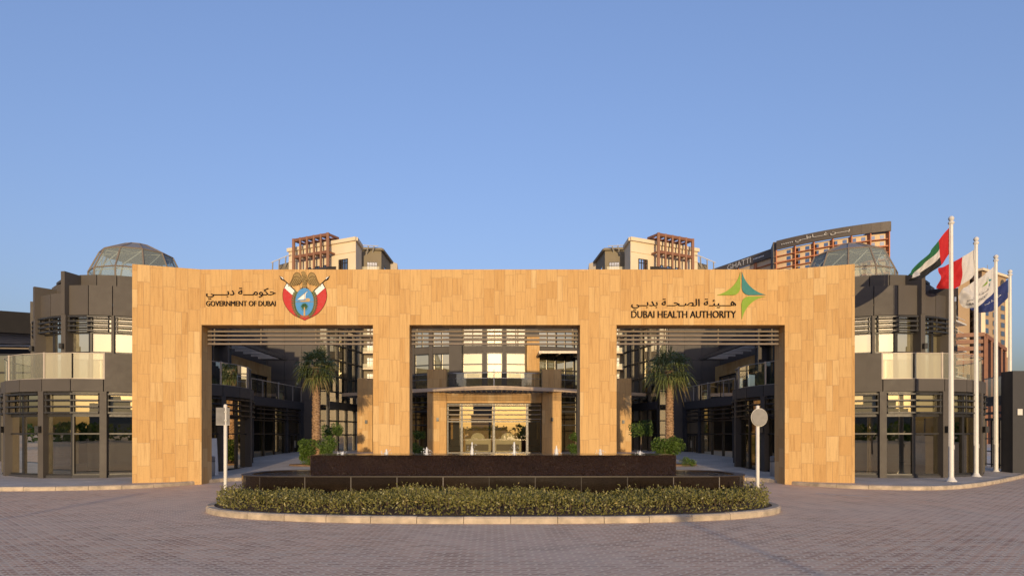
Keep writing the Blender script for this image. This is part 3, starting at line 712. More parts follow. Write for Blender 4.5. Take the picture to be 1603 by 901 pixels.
# ------------------------------------------------------------------ courtyard wings (dark cladding, terrace, canopy, glass stair block)
def wing(s):
    X = lambda x: x * -s     # written for the left side (negative x), mirrored for the right
    q = lambda x, y: (X(x), y)
    lab = ('dark clad courtyard wing with roof terrace, behind the palm with the drooping dry fronds' if s < 0 else 'dark clad courtyard wing with roof terrace, beside the right-hand palm')
    t = thing('courtyard_wing', lab, 'building', (X(-13), 38, .2))
    A, B = (-12.95, 34.2), (-12.3, 41.0); A1 = (-13.05, 33.0)
    m = MB()
    m.wall(q(*A1), q(*A), 0, 3.3, .3); m.wall(q(*lerp(A, B, .93)), q(*B), 0, 3.3, .3)
    m.wall(q(*A1), q(*B), 3.3, 3.78, .34)
    m.wall(q(*lerp(A, B, .62)), q(*lerp(A, B, .66)), .2, 3.3, .26)
    m.prism([q(-13.05, 33), q(-12.3, 41), q(-18, 41), q(-18, 33)][::(1 if s < 0 else -1)], 3.40, 3.70)
    m.build('storey_wall', 'clad_dark', t)
    window(t, q(*A), q(*lerp(A, B, .62)), .25, 3.3, 3, (1.75, 2.5), .06, .1, curtain=(.35, .5))
    window(t, q(*lerp(A, B, .66)), q(*lerp(A, B, .93)), .25, 3.3, 1, (1.75, 2.5), .06, .1)
    for k in range(3):
        mm = MB(); a = off(lerp(A, B, .02), (1, 0), .22); b = off(lerp(A, B, .9), (1, 0), .22); mm.wall(q(*a), q(*b), 2.6 + k * .24, 2.66 + k * .24, .06); mm.build('louvre', 'frame', t)
    # entrance door of the wing
    a = q(*off(lerp(A, B, .70), (1, 0), .06)); b = q(*off(lerp(A, B, .90), (1, 0), .06))
    d = MB()
    for u, v in ((0, .06), (.47, .53), (.94, 1)): d.wall(lerp(a, b, u), lerp(a, b, v), .3, 1.72, .06)
    d.wall(a, b, .25, .36, .065); d.wall(a, b, 1.66, 1.74, .065); dd = d.build('door', 'frame', t)
    h = MB()
    for u in (.44, .56): c = lerp(a, b, u); h.tube((c[0] - s * .08, c[1], .9), (c[0] - s * .08, c[1], 1.35), .015)
    h.build('handle', 'steel', dd)
    # balustrade on the terrace
    m = MB()
    for k in (0, .2, .5, .8, .995): c = lerp(A, B, k); c = (c[0] - .02, c[1]); m.box(X(c[0]) - .03, X(c[0]) + .03, c[1] - .04, c[1] + .04, 3.78, 4.72)
    m.wall(q(*A1), q(*B), 4.70, 4.74, .05); bo = m.build('balustrade', 'post', t)
    for k in range(4): MB().vquad(q(*lerp(A, B, k * .25 + .01)), q(*lerp(A, B, k * .25 + .24)), 3.8, 4.68).build('glass_panel', 'glass_clear', bo)
    # stone framed window wall beside the terrace
    m = MB(); xw = -14.25
    m.box(X(xw), X(xw - .3), 33.2, 41, 5.35, 6.05); m.box(X(xw), X(xw - .3), 40.4, 41, 3.7, 5.35); m.build('stone_surround', 'stone', t)
    window(t, q(xw - .1, 34.0), q(xw - .1, 40.4), 3.75, 5.35, 4, (4.9,), .06, .1, blind=4.4)
    MB().box(X(xw - .32), X(-18), 33, 41.1, 3.7, 7.6).build('upper_wall', 'clad', t)
    # canopy
    m = MB()
    z = 6.28
    for y in (32.2, 39.4): m.box(X(-14.25), X(-12.75), y - .05, y + .05, z, z + .14)
    m.box(X(-12.85), X(-12.7), 32.2, 39.45, z - .02, z + .16)
    ca = m.build('canopy', 'clad', t)
    for k in range(6): y = 32.9 + k * 1.15; MB().box(X(-14.2), X(-12.86), y - .06, y + .06, z + .01, z + .13).build('beam', 'offwhite', ca)
    for k in range(9): x = -14.1 + k * .15; MB().box(X(x), X(x + .05), 32.3, 39.3, z + .15, z + .18).build('slat', 'grey', ca)
    # back wall of panels
    m = MB(); xs = [-15.6, -14.5, -13.4, -12.3, -11.25]; zs = [0, 1.3, 2.6, 3.9, 5.2, 6.5, 7.8, 9.1]
    for i in range(4):
        for k in range(7):
            m.box(X(xs[i] + .008), X(xs[i + 1] - .008), 41.0, 41.12, zs[k] + .008, zs[k + 1] - .008)
    m.build('panel_wall', 'clad', t)
    MB().box(X(-18), X(-11.2), 41.12, 41.5, 0, 9.1).build('backing_wall', 'clad_dark', t)
    m = MB()
    for y, x in ((41 - .04, -13.8), (41 - .04, -12.6)): m.box(X(x), X(x + .08), y - .06, y + .04, 4.9, 5.05)
    m.build('wall_lamp', 'white', t)
    # glass stair block
    gt = thing('glass_stair_block', 'tall glazed corner block with dark mullions %s' % ('right of the drooping palm' if s < 0 else 'left of the green bush by the palm'), 'building', (X(-10.6), 42, .5))
    zs = (.6, 1.7, 2.6, 3.6, 4.5, 5.5, 6.6, 7.6, 8.8)
    window(gt, q(-11.2, 41), q(-10.62, 41), .5, 9.2, 1, zs[1:], .07, .14, blind=4.6)
    P = [(-10.6, 41.0), (-10.32, 42.3), (-10.04, 43.6), (-9.76, 44.9), (-9.5, 46.2)]
    for i in range(4):
        window(gt, q(*P[i]), q(*P[i + 1]), .5, 9.2, 1, zs[1:], .09, .16, inn=(s, 0), glass='glass_up')
        MB().vquad(q(P[i][0] - .3, P[i][1]), q(P[i + 1][0] - .3, P[i + 1][1]), (4.6, 5.6, 3.7, 4.6)[i], 8.6).build('blind', 'blind', gt)
        MB().wall(q(P[i][0], P[i][1]), q(P[i + 1][0], P[i + 1][1]), 3.35, 3.85, .24).build('spandrel', 'clad_dark', gt)
    m = MB()
    m.prism([q(-11.2, 41.1), q(-10.6, 41.1), q(-9.5, 46.2), q(-12, 46.2)][::(1 if s < 0 else -1)], 9.2, 9.6); m.build('roof', 'clad_dark', gt)
    m = MB(); m.box(X(-13.2), X(-13.0), 41.6, 46.2, 0, 9.2)
    for z in (.4, 3.6, 6.6): m.prism([q(-11.1, 41.3), q(-10.75, 41.3), q(-9.75, 46.1), q(-13, 46.1)][::(1 if s < 0 else -1)], z - .12, z)
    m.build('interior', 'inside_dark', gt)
wing(-1); wing(1)

# ------------------------------------------------------------------ entrance building with portico
en = thing('entrance_building', 'curved entrance building with stone portico seen through the middle opening', 'building', (0, 40, .6))
FZ = .58
# portico columns, lintel
for x0, x1 in ((-3.92, -2.78), (2.92, 4.06)):
    MB().box(x0, x1, 38.0, 39.0, .3, 5.58).build('portico_column', 'stone', en)
for x0, x1 in ((-8.55, -7.6), (7.75, 8.7)):
    MB().box(x0, x1, 40.2, 41.4, .3, 5.25).build('portico_column', 'stone', en)
MB().box(-2.775, 2.915, 38.15, 38.9, 3.60, 4.22).build('lintel', 'stone', en)
# canopy: curved outer beam and radial slats
CC = (0.05, 46.5)
cpt = lambda a, R: (CC[0] + R * sin(radians(a)), CC[1] - R * cos(radians(a)))
cfr = lambda x, d=0.: (lambda y: (x + (-.18 * x) * d / 2.2 * .5 + .05, y + d))(36.0 + .42 * (x * x + .6) ** .6 - .3)
m = MB(); XS = [-10.1 + 20.2 * i / 36 for i in range(37)]
for x0, x1 in zip(XS, XS[1:]):
    A, B, C_, D_ = cfr(x0), cfr(x1), cfr(x1, .32), cfr(x0, .32)
    m.hexa([A + (4.25,), B + (4.25,), C_ + (4.25,), D_ + (4.25,)], [A + (4.46,), B + (4.46,), C_ + (4.46,), D_ + (4.46,)])
ca = m.build('canopy', 'canopy', en)
for i in range(66):
    x = -10.0 + 20. * i / 65; MB().wall(cfr(x, .32), cfr(x, 2.3), 4.19, 4.36, .06).build('slat', 'louvre', ca)
m = MB()
for x0, x1 in zip(XS, XS[1:]):
    A, B, C_, D_ = cfr(x0, 2.3), cfr(x1, 2.3), (x1 * .8, 46), (x0 * .8, 46)
    m.hexa([A + (4.12,), B + (4.12,), C_ + (4.12,), D_ + (4.12,)], [A + (4.36,), B + (4.36,), C_ + (4.36,), D_ + (4.36,)])
m.build('floor_slab', 'clad', en)
# balcony balustrade above the canopy
m = MB(); BR = 8.0
for i in range(-8, 9):
    p = cpt(i * 6, BR)
    if i % 4 == 0: m.box(p[0] - .03, p[0] + .03, p[1] - .03, p[1] + .03, 4.36, 5.62)
for i in range(-9, 9):
    a, b = cpt(i * 6, BR), cpt((i + 1) * 6, BR); m.wall(a, b, 5.42, 5.46, .05); m.wall(a, b, 5.10, 5.13, .04)
bo = m.build('balustrade', 'steel', en)
for i in range(-9, 9):
    a, b = cpt(i * 6, BR), cpt((i + 1) * 6, BR)
    MB().vquad(lerp(a, b, .02), lerp(a, b, .98), 4.4, 5.40).build('glass_panel', 'glass_clear', bo)
# upper facade
UR = 14.0; up = lambda x: (x, 57 - sqrt(UR * UR - x * x))
segs = [(-8.2, -7.2, 0), (-7.2, -6.9, 2), (-6.9, -5.65, 0), (-5.65, -5.4, 2), (-5.4, -4.35, 0), (-4.35, -4.1, 2), (-4.1, -2.9, 0), (-2.9, -2.05, 3), (-2.05, -.69, 0), (-.69, -.43, 2), (-.43, .62, 0), (.62, .86, 2), (.86, 2.2, 0), (2.2, 3.05, 4),
        (3.05, 4.3, 1), (4.3, 5.6, 1), (5.6, 6.9, 1), (6.9, 8.2, 1)]
for x0, x1, k in segs:
    a, b = up(x0), up(x1)
    if k in (0, 1):
        two = 2 if (-4.2 < x0 < -3 or k == 1) else 1
        window(en, a, b, 4.36, 7.22, two, (5.9, 6.45) if k == 0 else (6.1,), .06, .1, blind=4.5 if k == 0 else 5.4, curtain=(.1, .5) if k else None, glass='glass_up')
        window(en, a, b, 7.66, 8.85, 2, (8.2,), .05, .1, blind=7.7, glass='glass_up')
        MB().wall(a, b, 7.22, 7.66, .16).build('spandrel', 'clad', en); MB().wall(a, b, 8.85, 10.4, .16).build('parapet', 'clad', en)
    elif k == 2: MB().wall(a, b, 4.36, 10.4, .22).build('pier', 'clad', en)
    else:
        MB().wall(off(a, (0, -1), .25), off(b, (0, -1), .25), 4.36, 10.4 if k == 3 else 8.35, .6).build('column', 'clad' if k == 3 else 'stone', en)
        if k == 4: MB().wall(a, b, 8.35, 10.4, .16).build('parapet', 'clad', en)
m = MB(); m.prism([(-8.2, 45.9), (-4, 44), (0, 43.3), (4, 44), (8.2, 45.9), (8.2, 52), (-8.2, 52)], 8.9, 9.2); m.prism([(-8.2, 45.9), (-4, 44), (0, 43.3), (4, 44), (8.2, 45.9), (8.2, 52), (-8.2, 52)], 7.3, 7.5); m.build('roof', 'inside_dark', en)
MB().box(-8.2, 8.2, 49.6, 49.8, 0, 9).build('rear_wall', 'inside', en)
for x in (-8.2, 8.2): MB().box(x - .1, x + .1, 45.9, 51, 4.3, 10.4).build('end_wall', 'clad', en)
# small canopy over the right-hand balcony door
m = MB()
for x in (3.05, 4.3, 5.55, 6.8): m.wall((x, 41.3), (x, 43.9), 6.92, 7.08, .12, 7.02, 7.2)
sc = m.build('door_canopy', 'post', en)
MB().box(2.95, 6.9, 41.2, 41.34, 6.95, 7.10).build('edge_beam', 'post', sc)
m = MB(); m.hexa([(3.0, 41.35, 7.09), (6.86, 41.35, 7.09), (6.86, 43.9, 7.23), (3.0, 43.9, 7.23)], [(3.0, 41.35, 7.13), (6.86, 41.35, 7.13), (6.86, 43.9, 7.27), (3.0, 43.9, 7.27)]); m.build('canopy_sheet', 'clad_dark', sc)
# lobby front
window(en, (-2.77, 38.55), (-1.9, 38.55), FZ, 3.6, 1, (2.5,), .07, .1, glass='glass_lobby')
window(en, (-1.9, 38.55), (0.04, 38.55), FZ, 3.6, 1, (2.5,), .07, .1, glass='glass_lobby')
window(en, (.04, 38.55), (2.05, 38.55), FZ, 3.6, 1, (2.5,), .07, .1, glass='glass_lobby')
window(en, (2.05, 38.55), (2.91, 38.55), FZ, 3.6, 1, (2.5,), .07, .1, glass='glass_lobby')
for k in range(4):
    z = 3.45 - k * .27; MB().box(-2.77, 2.91, 38.28, 38.36, z - .03, z + .03).build('louvre', 'louvre', en)
for sx in (-1, 1):
    window(en, (sx * 4.0, 39.6), (sx * 7.6, 40.6), .4, 4.1, 3, (2.3, 3.1), .07, .12)
    for k in range(3):
        z = 3.7 - k * .27; MB().wall((sx * 4.0, 39.35), (sx * 7.6, 40.35), z - .03, z + .03, .07).build('louvre', 'frame', en)
    MB().wall((sx * 8.3, 41.4), (sx * 8.6, 46.5), .2, 4.15, .2).build('side_wall', 'clad_dark', en)
for x in (-3.3, 3.5):
    MB().box(x - .07, x + .07, 37.88, 38.0, 2.5, 2.72).build('wall_lamp', 'frame', en)
MB().box(-8.05, -7.9, 40.08, 40.2, 2.4, 2.62).build('wall_lamp', 'frame', en)
MB().box(8.1, 8.25, 40.08, 40.2, 2.4, 2.62).build('wall_lamp', 'frame', en)
# lobby room
m = MB(); m.box(-8.2, 8.2, 44.8, 45.0, .4, 4.1); m.box(-4.1, -3.9, 39.7, 44.8, .4, 4.1); m.box(4.0, 4.2, 39.7, 44.8, .4, 4.1); m.build('lobby_wall', 'tan', en)
MB().box(-8.2, 8.2, 38.7, 44.8, .40, FZ).build('lobby_floor', 'paving', en)
MB().box(-3.85, 3.95, 39.0, 44.8, 3.9, 4.0).build('ceiling', 'inside', en)
for x0, x1 in ((-2.65, -1.75), (2.05, 2.85)):
    f = MB(); f.box(x0, x1, 40.2, 40.3, FZ, 2.75); f.build('inner_panel', 'stone', en)
    MB().box(x0 + .12, x1 - .12, 40.17, 40.2, .95, 2.6).build('panel_glass', 'inside_dark', en)
for i, x in enumerate((-1.0, .95)):
    d = thing('reception_desk', 'cream lobby desk with a round-topped back, %s of the pair behind the glass' % ('left' if i == 0 else 'right'), 'desk', (x, 41, FZ), 'desks in the lobby')
    MB().box(x - .85, x + .85, 40.9, 41.5, FZ, 1.45).build('counter', 'blind', d)
    MB().box(x - .75, x + .7, 40.86, 40.9, FZ + .1, 1.1).build('front_panel', 'inside', d)
    MB().plate([(x - .45, 1.45)] + [(x - .45 * cos(pi * k / 12), 1.45 + .38 * sin(pi * k / 12)) for k in range(1, 12)] + [(x + .45, 1.45)], 41.6, 41.7).build('back_panel', 'blind', d)
for x, lb in ((-2.35, 'dark low armchair behind the glass beside the left lobby panel'), (2.45, 'dark low armchair behind the glass beside the right lobby panel')):
    d = thing('armchair', lb, 'armchair', (x, 39.6, FZ))
    MB().box(x - .36, x + .36, 39.3, 39.9, FZ + .12, FZ + .42).build('seat', 'inside_dark', d, bevel=.04)
    MB().box(x - .36, x + .36, 39.92, 40.08, FZ + .12, FZ + .85).build('backrest', 'inside_dark', d, bevel=.04)
    for e in (-1, 1): MB().box(x + e * .38 - .05, x + e * .38 + .05, 39.3, 39.9, FZ + .12, FZ + .6).build('armrest', 'inside_dark', d, bevel=.03)

# ------------------------------------------------------------------ side annex (far left) and gate screen (far right)
an = thing('annex', 'flat-roofed dark annex with slatted roof at the far left edge', 'building', (-26, 33, .1))
m = MB(); m.wall((-32, 29.5), (-21.5, 34.75), 6.95, 8.05, .3); m.build('roof_edge', 'near_black', an)
for k in range(7):
    y = .5 + k * .75; MB().wall((-32 - y * .45, 29.5 + y * .9), (-21.5 - y * .3, 34.75 + y * .9), 6.95, 7.1, .14).build('slat', 'louvre', an)
m = MB(); m.wall((-36, 38), (-20.2, 39.5), 3.6, 8.2, .3); m.build('upper_wall', 'near_black', an)
m = MB(); m.wall((-36, 31.4), (-20.8, 31.0), 3.1, 3.8, .3)
for x in (-23.6, -25.2, -27): m.box(x, x + .4, 31, 31.5, 0, 3.1)
m.box(-36, -20.5, 33.4, 33.6, 0, 3.1); m.build('lower_wall', 'clad_dark', an)
for k in range(4): MB().wall((-33, 35.5 + k * .5), (-20.5, 37 + k * .5), 6.55 + k * .22, 6.62 + k * .22, .1).build('rail', 'offwhite' if k == 1 else 'louvre', an)
window(an, (-26, 30.9), (-22.2, 30.8), 3.85, 5.6, 4, (4.7,), .06, .1, blind=4.0)
sc_ = thing('gate_screen', 'dark metal entrance screen with square end pier at the far right edge', 'gate', (20, 27.5, .1))
MB().box(21.15, 21.9, 26.0, 26.6, 0, 4.3).build('pier', 'clad_dark', sc_)
m = MB(); a, b = (22.7, 29.5), (21.75, 26.5)
m.wall(a, b, 3.0, 3.4, .25); m.wall(a, b, 2.62, 2.72, .2); m.wall(a, b, 2.35, 2.45, .2); m.build('beam', 'clad_dark', sc_)
for t_ in (.02, .25, .5, .75, .97): p = lerp(a, b, t_); MB().box(p[0] - .04, p[0] + .04, p[1] - .04, p[1] + .04, 0, 2.4).build('post', 'frame', sc_)
for z in (.35, 1.5): MB().wall(a, b, z, z + .05, .04).build('rail', 'frame', sc_)
MB().vquad(a, b, 3.4, 4.25).build('glass_panel', 'glass_clear', sc_); MB().wall(a, b, 4.24, 4.28, .05).build('handrail', 'post', sc_)
m = MB(); p = (21.2, 25.97); m.box(21.3, 21.5, 25.94, 26.0, 2.5, 2.75); m.build('wall_lamp', 'offwhite', sc_)

# ------------------------------------------------------------------ apartment blocks behind (mirrored pair)
def apartment(s):
    k = 1.5; X = lambda x: x * -s
    P = lambda px, Y: (X((px - CX) * Y * k / F), Y * k)
    lab = 'cream apartment block with brown roof pergola, rising behind the %s' % ('falcon crest' if s < 0 else 'star logo')
    t = thing('apartment_block', lab, 'building', (X(-33), 140, 0), 'apartment blocks behind the gateway')
    zt = lambda py, Y: EYE + (HY - py) * Y * k / F
    A, B = P(452, 95.6), P(557, 90); T = zt(373, 90)
    C = P(566, 94); D = (A[0], A[1] + 10)
    od = 1 if s < 0 else -1
    m = MB(); m.prism([A, B, C, D][::od], 0, T); m.build('front_wall', 'cream', t)
    m = MB(); e = lambda p, d: (p[0], p[1] - d)
    m.wall(lerp(A, B, -.01), lerp(A, B, 1.01), T - .5, T + .25, .9); m.wall(B, C, T - .5, T + .25, .8); m.build('cornice', 'cream', t)
    m = MB(); m.wall(lerp(A, B, .002), lerp(A, B, .998), T - 2.8, T - 2.65, .3); m.build('moulding', 'cream', t)
    # olive part behind and beside
    E, F_, H = P(562, 96), P(597, 96.5), P(613, 104); T2 = zt(391, 96)
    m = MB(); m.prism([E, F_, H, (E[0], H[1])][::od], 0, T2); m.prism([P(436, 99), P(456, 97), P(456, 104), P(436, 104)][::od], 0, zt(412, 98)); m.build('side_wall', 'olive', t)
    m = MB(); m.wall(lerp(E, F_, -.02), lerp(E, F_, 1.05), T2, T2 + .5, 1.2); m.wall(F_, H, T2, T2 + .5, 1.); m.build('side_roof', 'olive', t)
    m = MB(); I = P(610, 103), P(622, 104.5), P(624, 110), P(610, 110); m.prism(list(I)[::od], 0, zt(411, 104)); m.build('rear_wall', 'cream', t)
    # outrigger sunshade frames at the roof
    for (p0, p1, n_) in ((P(556, 93), P(592, 95.5), 4), (P(424, 97), P(455, 95), 3)):
        m = MB(); zz = (zt(383, 93), zt(385, 95.5)) if p0 == P(556, 93) else (zt(411, 97), zt(398, 95))
        m.tube(p0 + (zz[0],), p1 + (zz[1],), .09)
        for i in range(n_):
            u = (i + .3) / n_; q = lerp(p0 + (zz[0],), p1 + (zz[1],), u); m.tube(q, (q[0] + X(-.6) * 0 - X(1.2), q[1] + 3.2, q[2] - 1.5), .13)
        m.build('sunshade', 'offwhite', t)
    # pergola frame
    dx, dy = B[0] - A[0], B[1] - A[1]; L = sqrt(dx * dx + dy * dy); n = (dy / L, -dx / L) if s < 0 else (-dy / L, dx / L)
    m = MB(); a = lerp(A, B, .19); b = lerp(A, B, .70); zt_ = T + 1.35
    for i in range(6):
        p = lerp(a, b, i / 5); p = off(p, n, 2.2); w = .55 if i in (0, 5) else .36
        m.box(p[0] - w / 2, p[0] + w / 2, p[1] - .3, p[1] + .3, T - 18, zt_)
        pb = lerp(a, b, i / 5); m.wall(off(pb, n, 2.2), off(pb, n, -1.2), zt_ - .55, zt_ - .05, .34); m.wall(off(pb, n, 2.2), pb, zt_ - 4.2, zt_ - 3.8, .3)
    for z in (zt_ - .35, zt_ - 4.0): m.wall(off(a, n, 2.2), off(b, n, 2.2), z - .3, z + .3, .4)
    m.wall(off(a, n, -1.1), off(b, n, -1.1), zt_ - .6, zt_, .4)
    m.build('pergola', 'brown', t)
    # windows and balconies down the face
    m = MB(); Ba = lerp(A, B, .35); Bb = lerp(A, B, .72)
    m.hexa([off(Ba, n, 3.2) + (T - 6.6,), off(Bb, n, 3.2) + (T - 6.6,), off(Bb, n, 0) + (T - 6.6,), off(Ba, n, 0) + (T - 6.6,)], [off(Ba, n, 2.6) + (T - 5.9,), off(Bb, n, 2.6) + (T - 5.9,), off(Bb, n, 0) + (T - 5.3,), off(Ba, n, 0) + (T - 5.3,)])
    m.build('awning_roof', 'clad_dark', t)
    def bwin(a, b, z0, z1, cols, nn):
        w = window(t, off(a, nn, .06), off(b, nn, .06), z0, z1, cols, (z0 + (z1 - z0) * .66,), .12, .18, glass='bluewin', inn=(-nn[0], -nn[1]))
    for f in range(7):
        z = T - 6.5 - f * 3.6
        bwin(lerp(A, B, .76), lerp(A, B, .89), z, z + 2.5, 3, n)
        bwin(lerp(A, B, .06), lerp(A, B, .16), z - .3, z + 1.6, 3, n)
        for i in range(3): bwin(lerp(A, B, .27 + .13 * i), lerp(A, B, .35 + .13 * i), z - .6, z + 1.8, 2, n)
    for f in range(9):
        z = T2 - 5.0 - f * 3.6
        bwin(lerp(E, F_, .35), lerp(E, F_, .82), z, z + 2.4, 4, (0, -1))
        nf = (-od, 0); nf = (1 if s < 0 else -1, 0)
        bwin(lerp(F_, H, .2), lerp(F_, H, .6), z, z + 2.2, 2, nf)
        mm = MB(); mm.box(min(E[0], F_[0]), max(E[0], F_[0]), E[1] - 2.0, E[1], z - .5, z - .25); mm.build('balcony', 'cream', t)
        MB().vquad((E[0], E[1] - 1.9), (F_[0], E[1] - 1.9), z - .25, z + .75).build('balcony_glass', 'glass_pale', t)
    return t
apartment(-1); apartment(1)

# ------------------------------------------------------------------ curved hotel on the right skyline
def hotel():
    k = 1.9; H = 112.
    t = thing('curved_hotel', 'long curved hotel with dark lettered roof band and terracotta balconies on the skyline', 'building', (180, 360, 0))
    def pos(px):   # curve: right part
        u = (px - 1212) / (1385 - 1212); y = 380 - 30 * (1.42 * u - .42 * u * u); Y = (H - EYE) / (HY - y) * F; return ((px - CX) * Y / F, Y)
    def posl(px):
        u = (px - 1100) / (1207 - 1100); y = 428 - 37 * u; Y = (H - EYE) / (HY - y) * F; return ((px - CX) * Y / F, Y)
    for fn, x0, x1, nb in ((pos, 1212, 1387, 6), (posl, 1100, 1207, 4)):
        N = nb * 2; pts = [fn(x0 + (x1 - x0) * i / N) for i in range(N + 1)]
        m = MB()
        for a, b in zip(pts, pts[1:]): m.wall(off(a, (0, 1), -3.4), off(b, (0, 1), -3.4), H - 5.0, H, 1.2); 
        m.wall(off(pts[-1], (0, 1), -3.4), off(pts[-1], (0, 1), 30), H - 5.0, H, 1.2); m.build('roof_band', 'hfascia', t)
        m = MB()
        for a, b in zip(pts, pts[1:]): m.wall(a, b, 20, H - 5.0, .6)
        m.wall(pts[-1], off(pts[-1], (-.1, 1), 30), 20, H - 10, .6); m.build('wall', 'hotelw', t)
        if fn is pos:
            q = pts[-1]
            for f in range(4): MB().wall(off(q, (1, 0), .6), off(off(q, (1, 0), 3), (-.1, 1), 20), H - 13.4 - f * 3.6, H - 12.6 - f * 3.6, 3).build('end_balcony', 'orange', t)
        for f in range(12):
            z = H - 8.6 - f * 3.5
            m = MB()
            for a, b in zip(pts, pts[1:]): m.wall(off(a, (0, 1), -1.5), off(b, (0, 1), -1.5), z - .2 - .3 * (f % 2), z + .12, 2.4)
            m.build('balcony', 'orange', t)
        for i in range(0, N + 1, 2):
            MB().wall(off(pts[i], (0, 1), -3.1), off(pts[i], (0, 1), 0), H - 50, H - 5.0, .5).build('fin', 'orange', t)
        for i in range(N):
            for f in range(4 if fn is pos else 3):
                z = H - 8.2 - f * 3.5; a = lerp(pts[i], pts[i + 1], .3); b = lerp(pts[i], pts[i + 1], .75)
                m = MB(); m.wall(off(a, (0, 1), -.35), off(b, (0, 1), -.35), z, z + 2.2, .15); m.build('window', 'bluewin', t)
    # lettering on the roof band
    lb = lambda x, z: (lambda p: (p[0], p[1] - 5.2, z))(pos(x))
    AR = ('ﺑ' + T * 5 + 'ﻦ ﻏ' + T * 4 + 'ﺎﻃ' + T * 2 + 'ﻲ')[::-1]
    lettering(t, AR, 1238, 1322, H - 3.9, H - 1., 0, 'offwhite', .0, 'arabic_lettering', lb)
    lettering(t, '• • • • • •', 1217, 1234, H - 3.2, H - 2.5, 0, 'e_white', .01, 'small_lettering', lb)
    ll = lambda x, z: (lambda p: (p[0], p[1] - 5.2, z))(posl(x))
    lettering(t, 'GHATTI', 1134, 1170, H - 4.2, H - .8, 0, 'offwhite', .0, 'latin_lettering', ll)
    lettering(t, '••••••••', 1174, 1190, H - 3.2, H - 2.2, 0, 'e_white', .0, 'small_lettering', ll)
    a, b = posl(1207), pos(1212)
    m = MB(); m.wall(off(a, (0, 1), -2), off(b, (0, 1), -1), 40, H + .2, 2.); m.build('stair_core', 'hfascia', t)
hotel()

# ------------------------------------------------------------------ tan tower, trellis and grey flats at the right
def tower():
    t = thing('tan_tower', 'tall tan apartment tower with arched crown behind the flags', 'building', (225, 310, 0))
    Y = 300.
    p0, p1, p2 = (1505, 300.), (1543, 292.), (1583, 312.)
    Q = lambda px, Yy: ((px - CX) * Yy / F, Yy)
    a, b, c = Q(1516, 306), Q(1537, 296), Q(1575, 310); T_ = EYE + (HY - 424) * .296
    m = MB(); m.prism([a, b, c, Q(1552, 330)], 0, T_); w0 = Q(1452, 312), Q(1516, 304); m.prism([w0[0], w0[1], (w0[1][0] + 4, 330), (w0[0][0], 330)], 0, EYE + (HY - 452) * .308)
    m.prism([Q(1500, 303), Q(1518, 301.5), Q(1518, 312), Q(1500, 312)], 0, EYE + (HY - 434) * .302); m.build('wall', 'tan', t)
    m = MB()
    for u, v, zz in ((a, b, T_), (b, c, T_)): m.wall(lerp(u, v, -.06), lerp(u, v, 1.06), zz, zz + 1.1, 2.4); m.wall(u, v, zz - 7.5, zz - 6.9, 1.2)
    m.wall(Q(1498, 302.5), Q(1519, 300.5), EYE + (HY - 434) * .302, EYE + (HY - 434) * .302 + 1., 2.); m.build('cornice', 'cream', t)
    MB().tube(lerp(a, c, .5) + (T_,), lerp(a, c, .5) + (T_ + 6,), .12).build('mast', 'grey', t)
    def arch(u, v, z0, z1):
        m = MB(); ww = sqrt((v[0] - u[0]) ** 2 + (v[1] - u[1]) ** 2); P = [(0, z0), (1, z0)] + [(.5 + .5 * cos(pi * i / 8), z1 + ww / 2 * sin(pi * i / 8)) for i in range(9)]
        n = inward(u, v); m.add([off(lerp(u, v, x), n, -.25) + (z,) for x, z in P], [tuple(range(len(P)))]); m.build('arched_window', 'inside_dark', t)
    for (u, v, n_) in ((a, b, 2), (b, c, 3)):
        for i in range(n_): arch(lerp(u, v, (i + .25) / n_), lerp(u, v, (i + .7) / n_), T_ - 6, T_ - 3.2)
    cnt = 0
    for f in range(9):
        z = T_ - 12 - f * 4.1
        for (u, v, n_) in ((a, b, 2), (b, c, 3)):
            for i in range(n_):
                A, B_ = lerp(u, v, (i + .28) / n_), lerp(u, v, (i + .72) / n_); n = inward(A, B_)
                MB().wall(off(A, n, -.1), off(B_, n, -.1), z, z + 2.3, .4).build('window', 'bluewin', t)
        for i in range(5):
            if z > EYE + (HY - 460) * .308: continue
            A, B_ = lerp(*w0, (i + .3) / 5), lerp(*w0, (i + .7) / 5); n = inward(A, B_)
            MB().wall(off(A, n, -.1), off(B_, n, -.1), z, z + 2.3, .4).build('window', 'bluewin', t)
    for u, v in ((b, c), (a, b)):
        for x in (0.02, .98): p = lerp(u, v, x); MB().box(p[0] - .8, p[0] + .8, p[1] - .8, p[1] + .8, 0, T_ - 7).build('pilaster', 'cream', t)
    MB().prism([Q(1497, 270), Q(1582, 262), Q(1582, 280), Q(1497, 280)], 0, EYE + (HY - 560) * .265).build('podium', 'tan', t)
    for i in range(7):
        for f in range(2):
            px = 1503 + i * 11.5; Yy = 270 - (px - 1497) / 85 * 8 - .4; x0, _ = Q(px, Yy); 
            MB().box(x0, x0 + 1.5, Yy, Yy + .3, 24 - f * 8, 27 - f * 8).build('podium_window', 'inside_dark', t)
tower()
tr = thing('trellis_frame', 'tall brown slatted trellis frame standing in front of the tan tower', 'trellis', (90, 118, 0))
Q = lambda px, Y: ((px - CX) * Y / F, Y)
m = MB()
for px, Y in ((1541, 116), (1550, 118), (1558, 120), (1566, 122), (1572, 124)): x, y = Q(px, Y); w = .7 if px == 1541 else .32; m.box(x - w / 2, x + w / 2, y - .4, y + .4, 0, 19.6 - (px - 1541) * .06)
m.build('column', 'brown', tr)
for i in range(5):
    z = 19.9 - i * 1.25; MB().wall(Q(1496, 117.5), Q(1541, 116), z - .35, z + .35, .6).build('slat', 'brown', tr)
MB().wall(Q(1541, 115.8), Q(1573, 124), 19.2, 20.0, .7, 17.8, 18.5).build('top_beam', 'brown', tr)
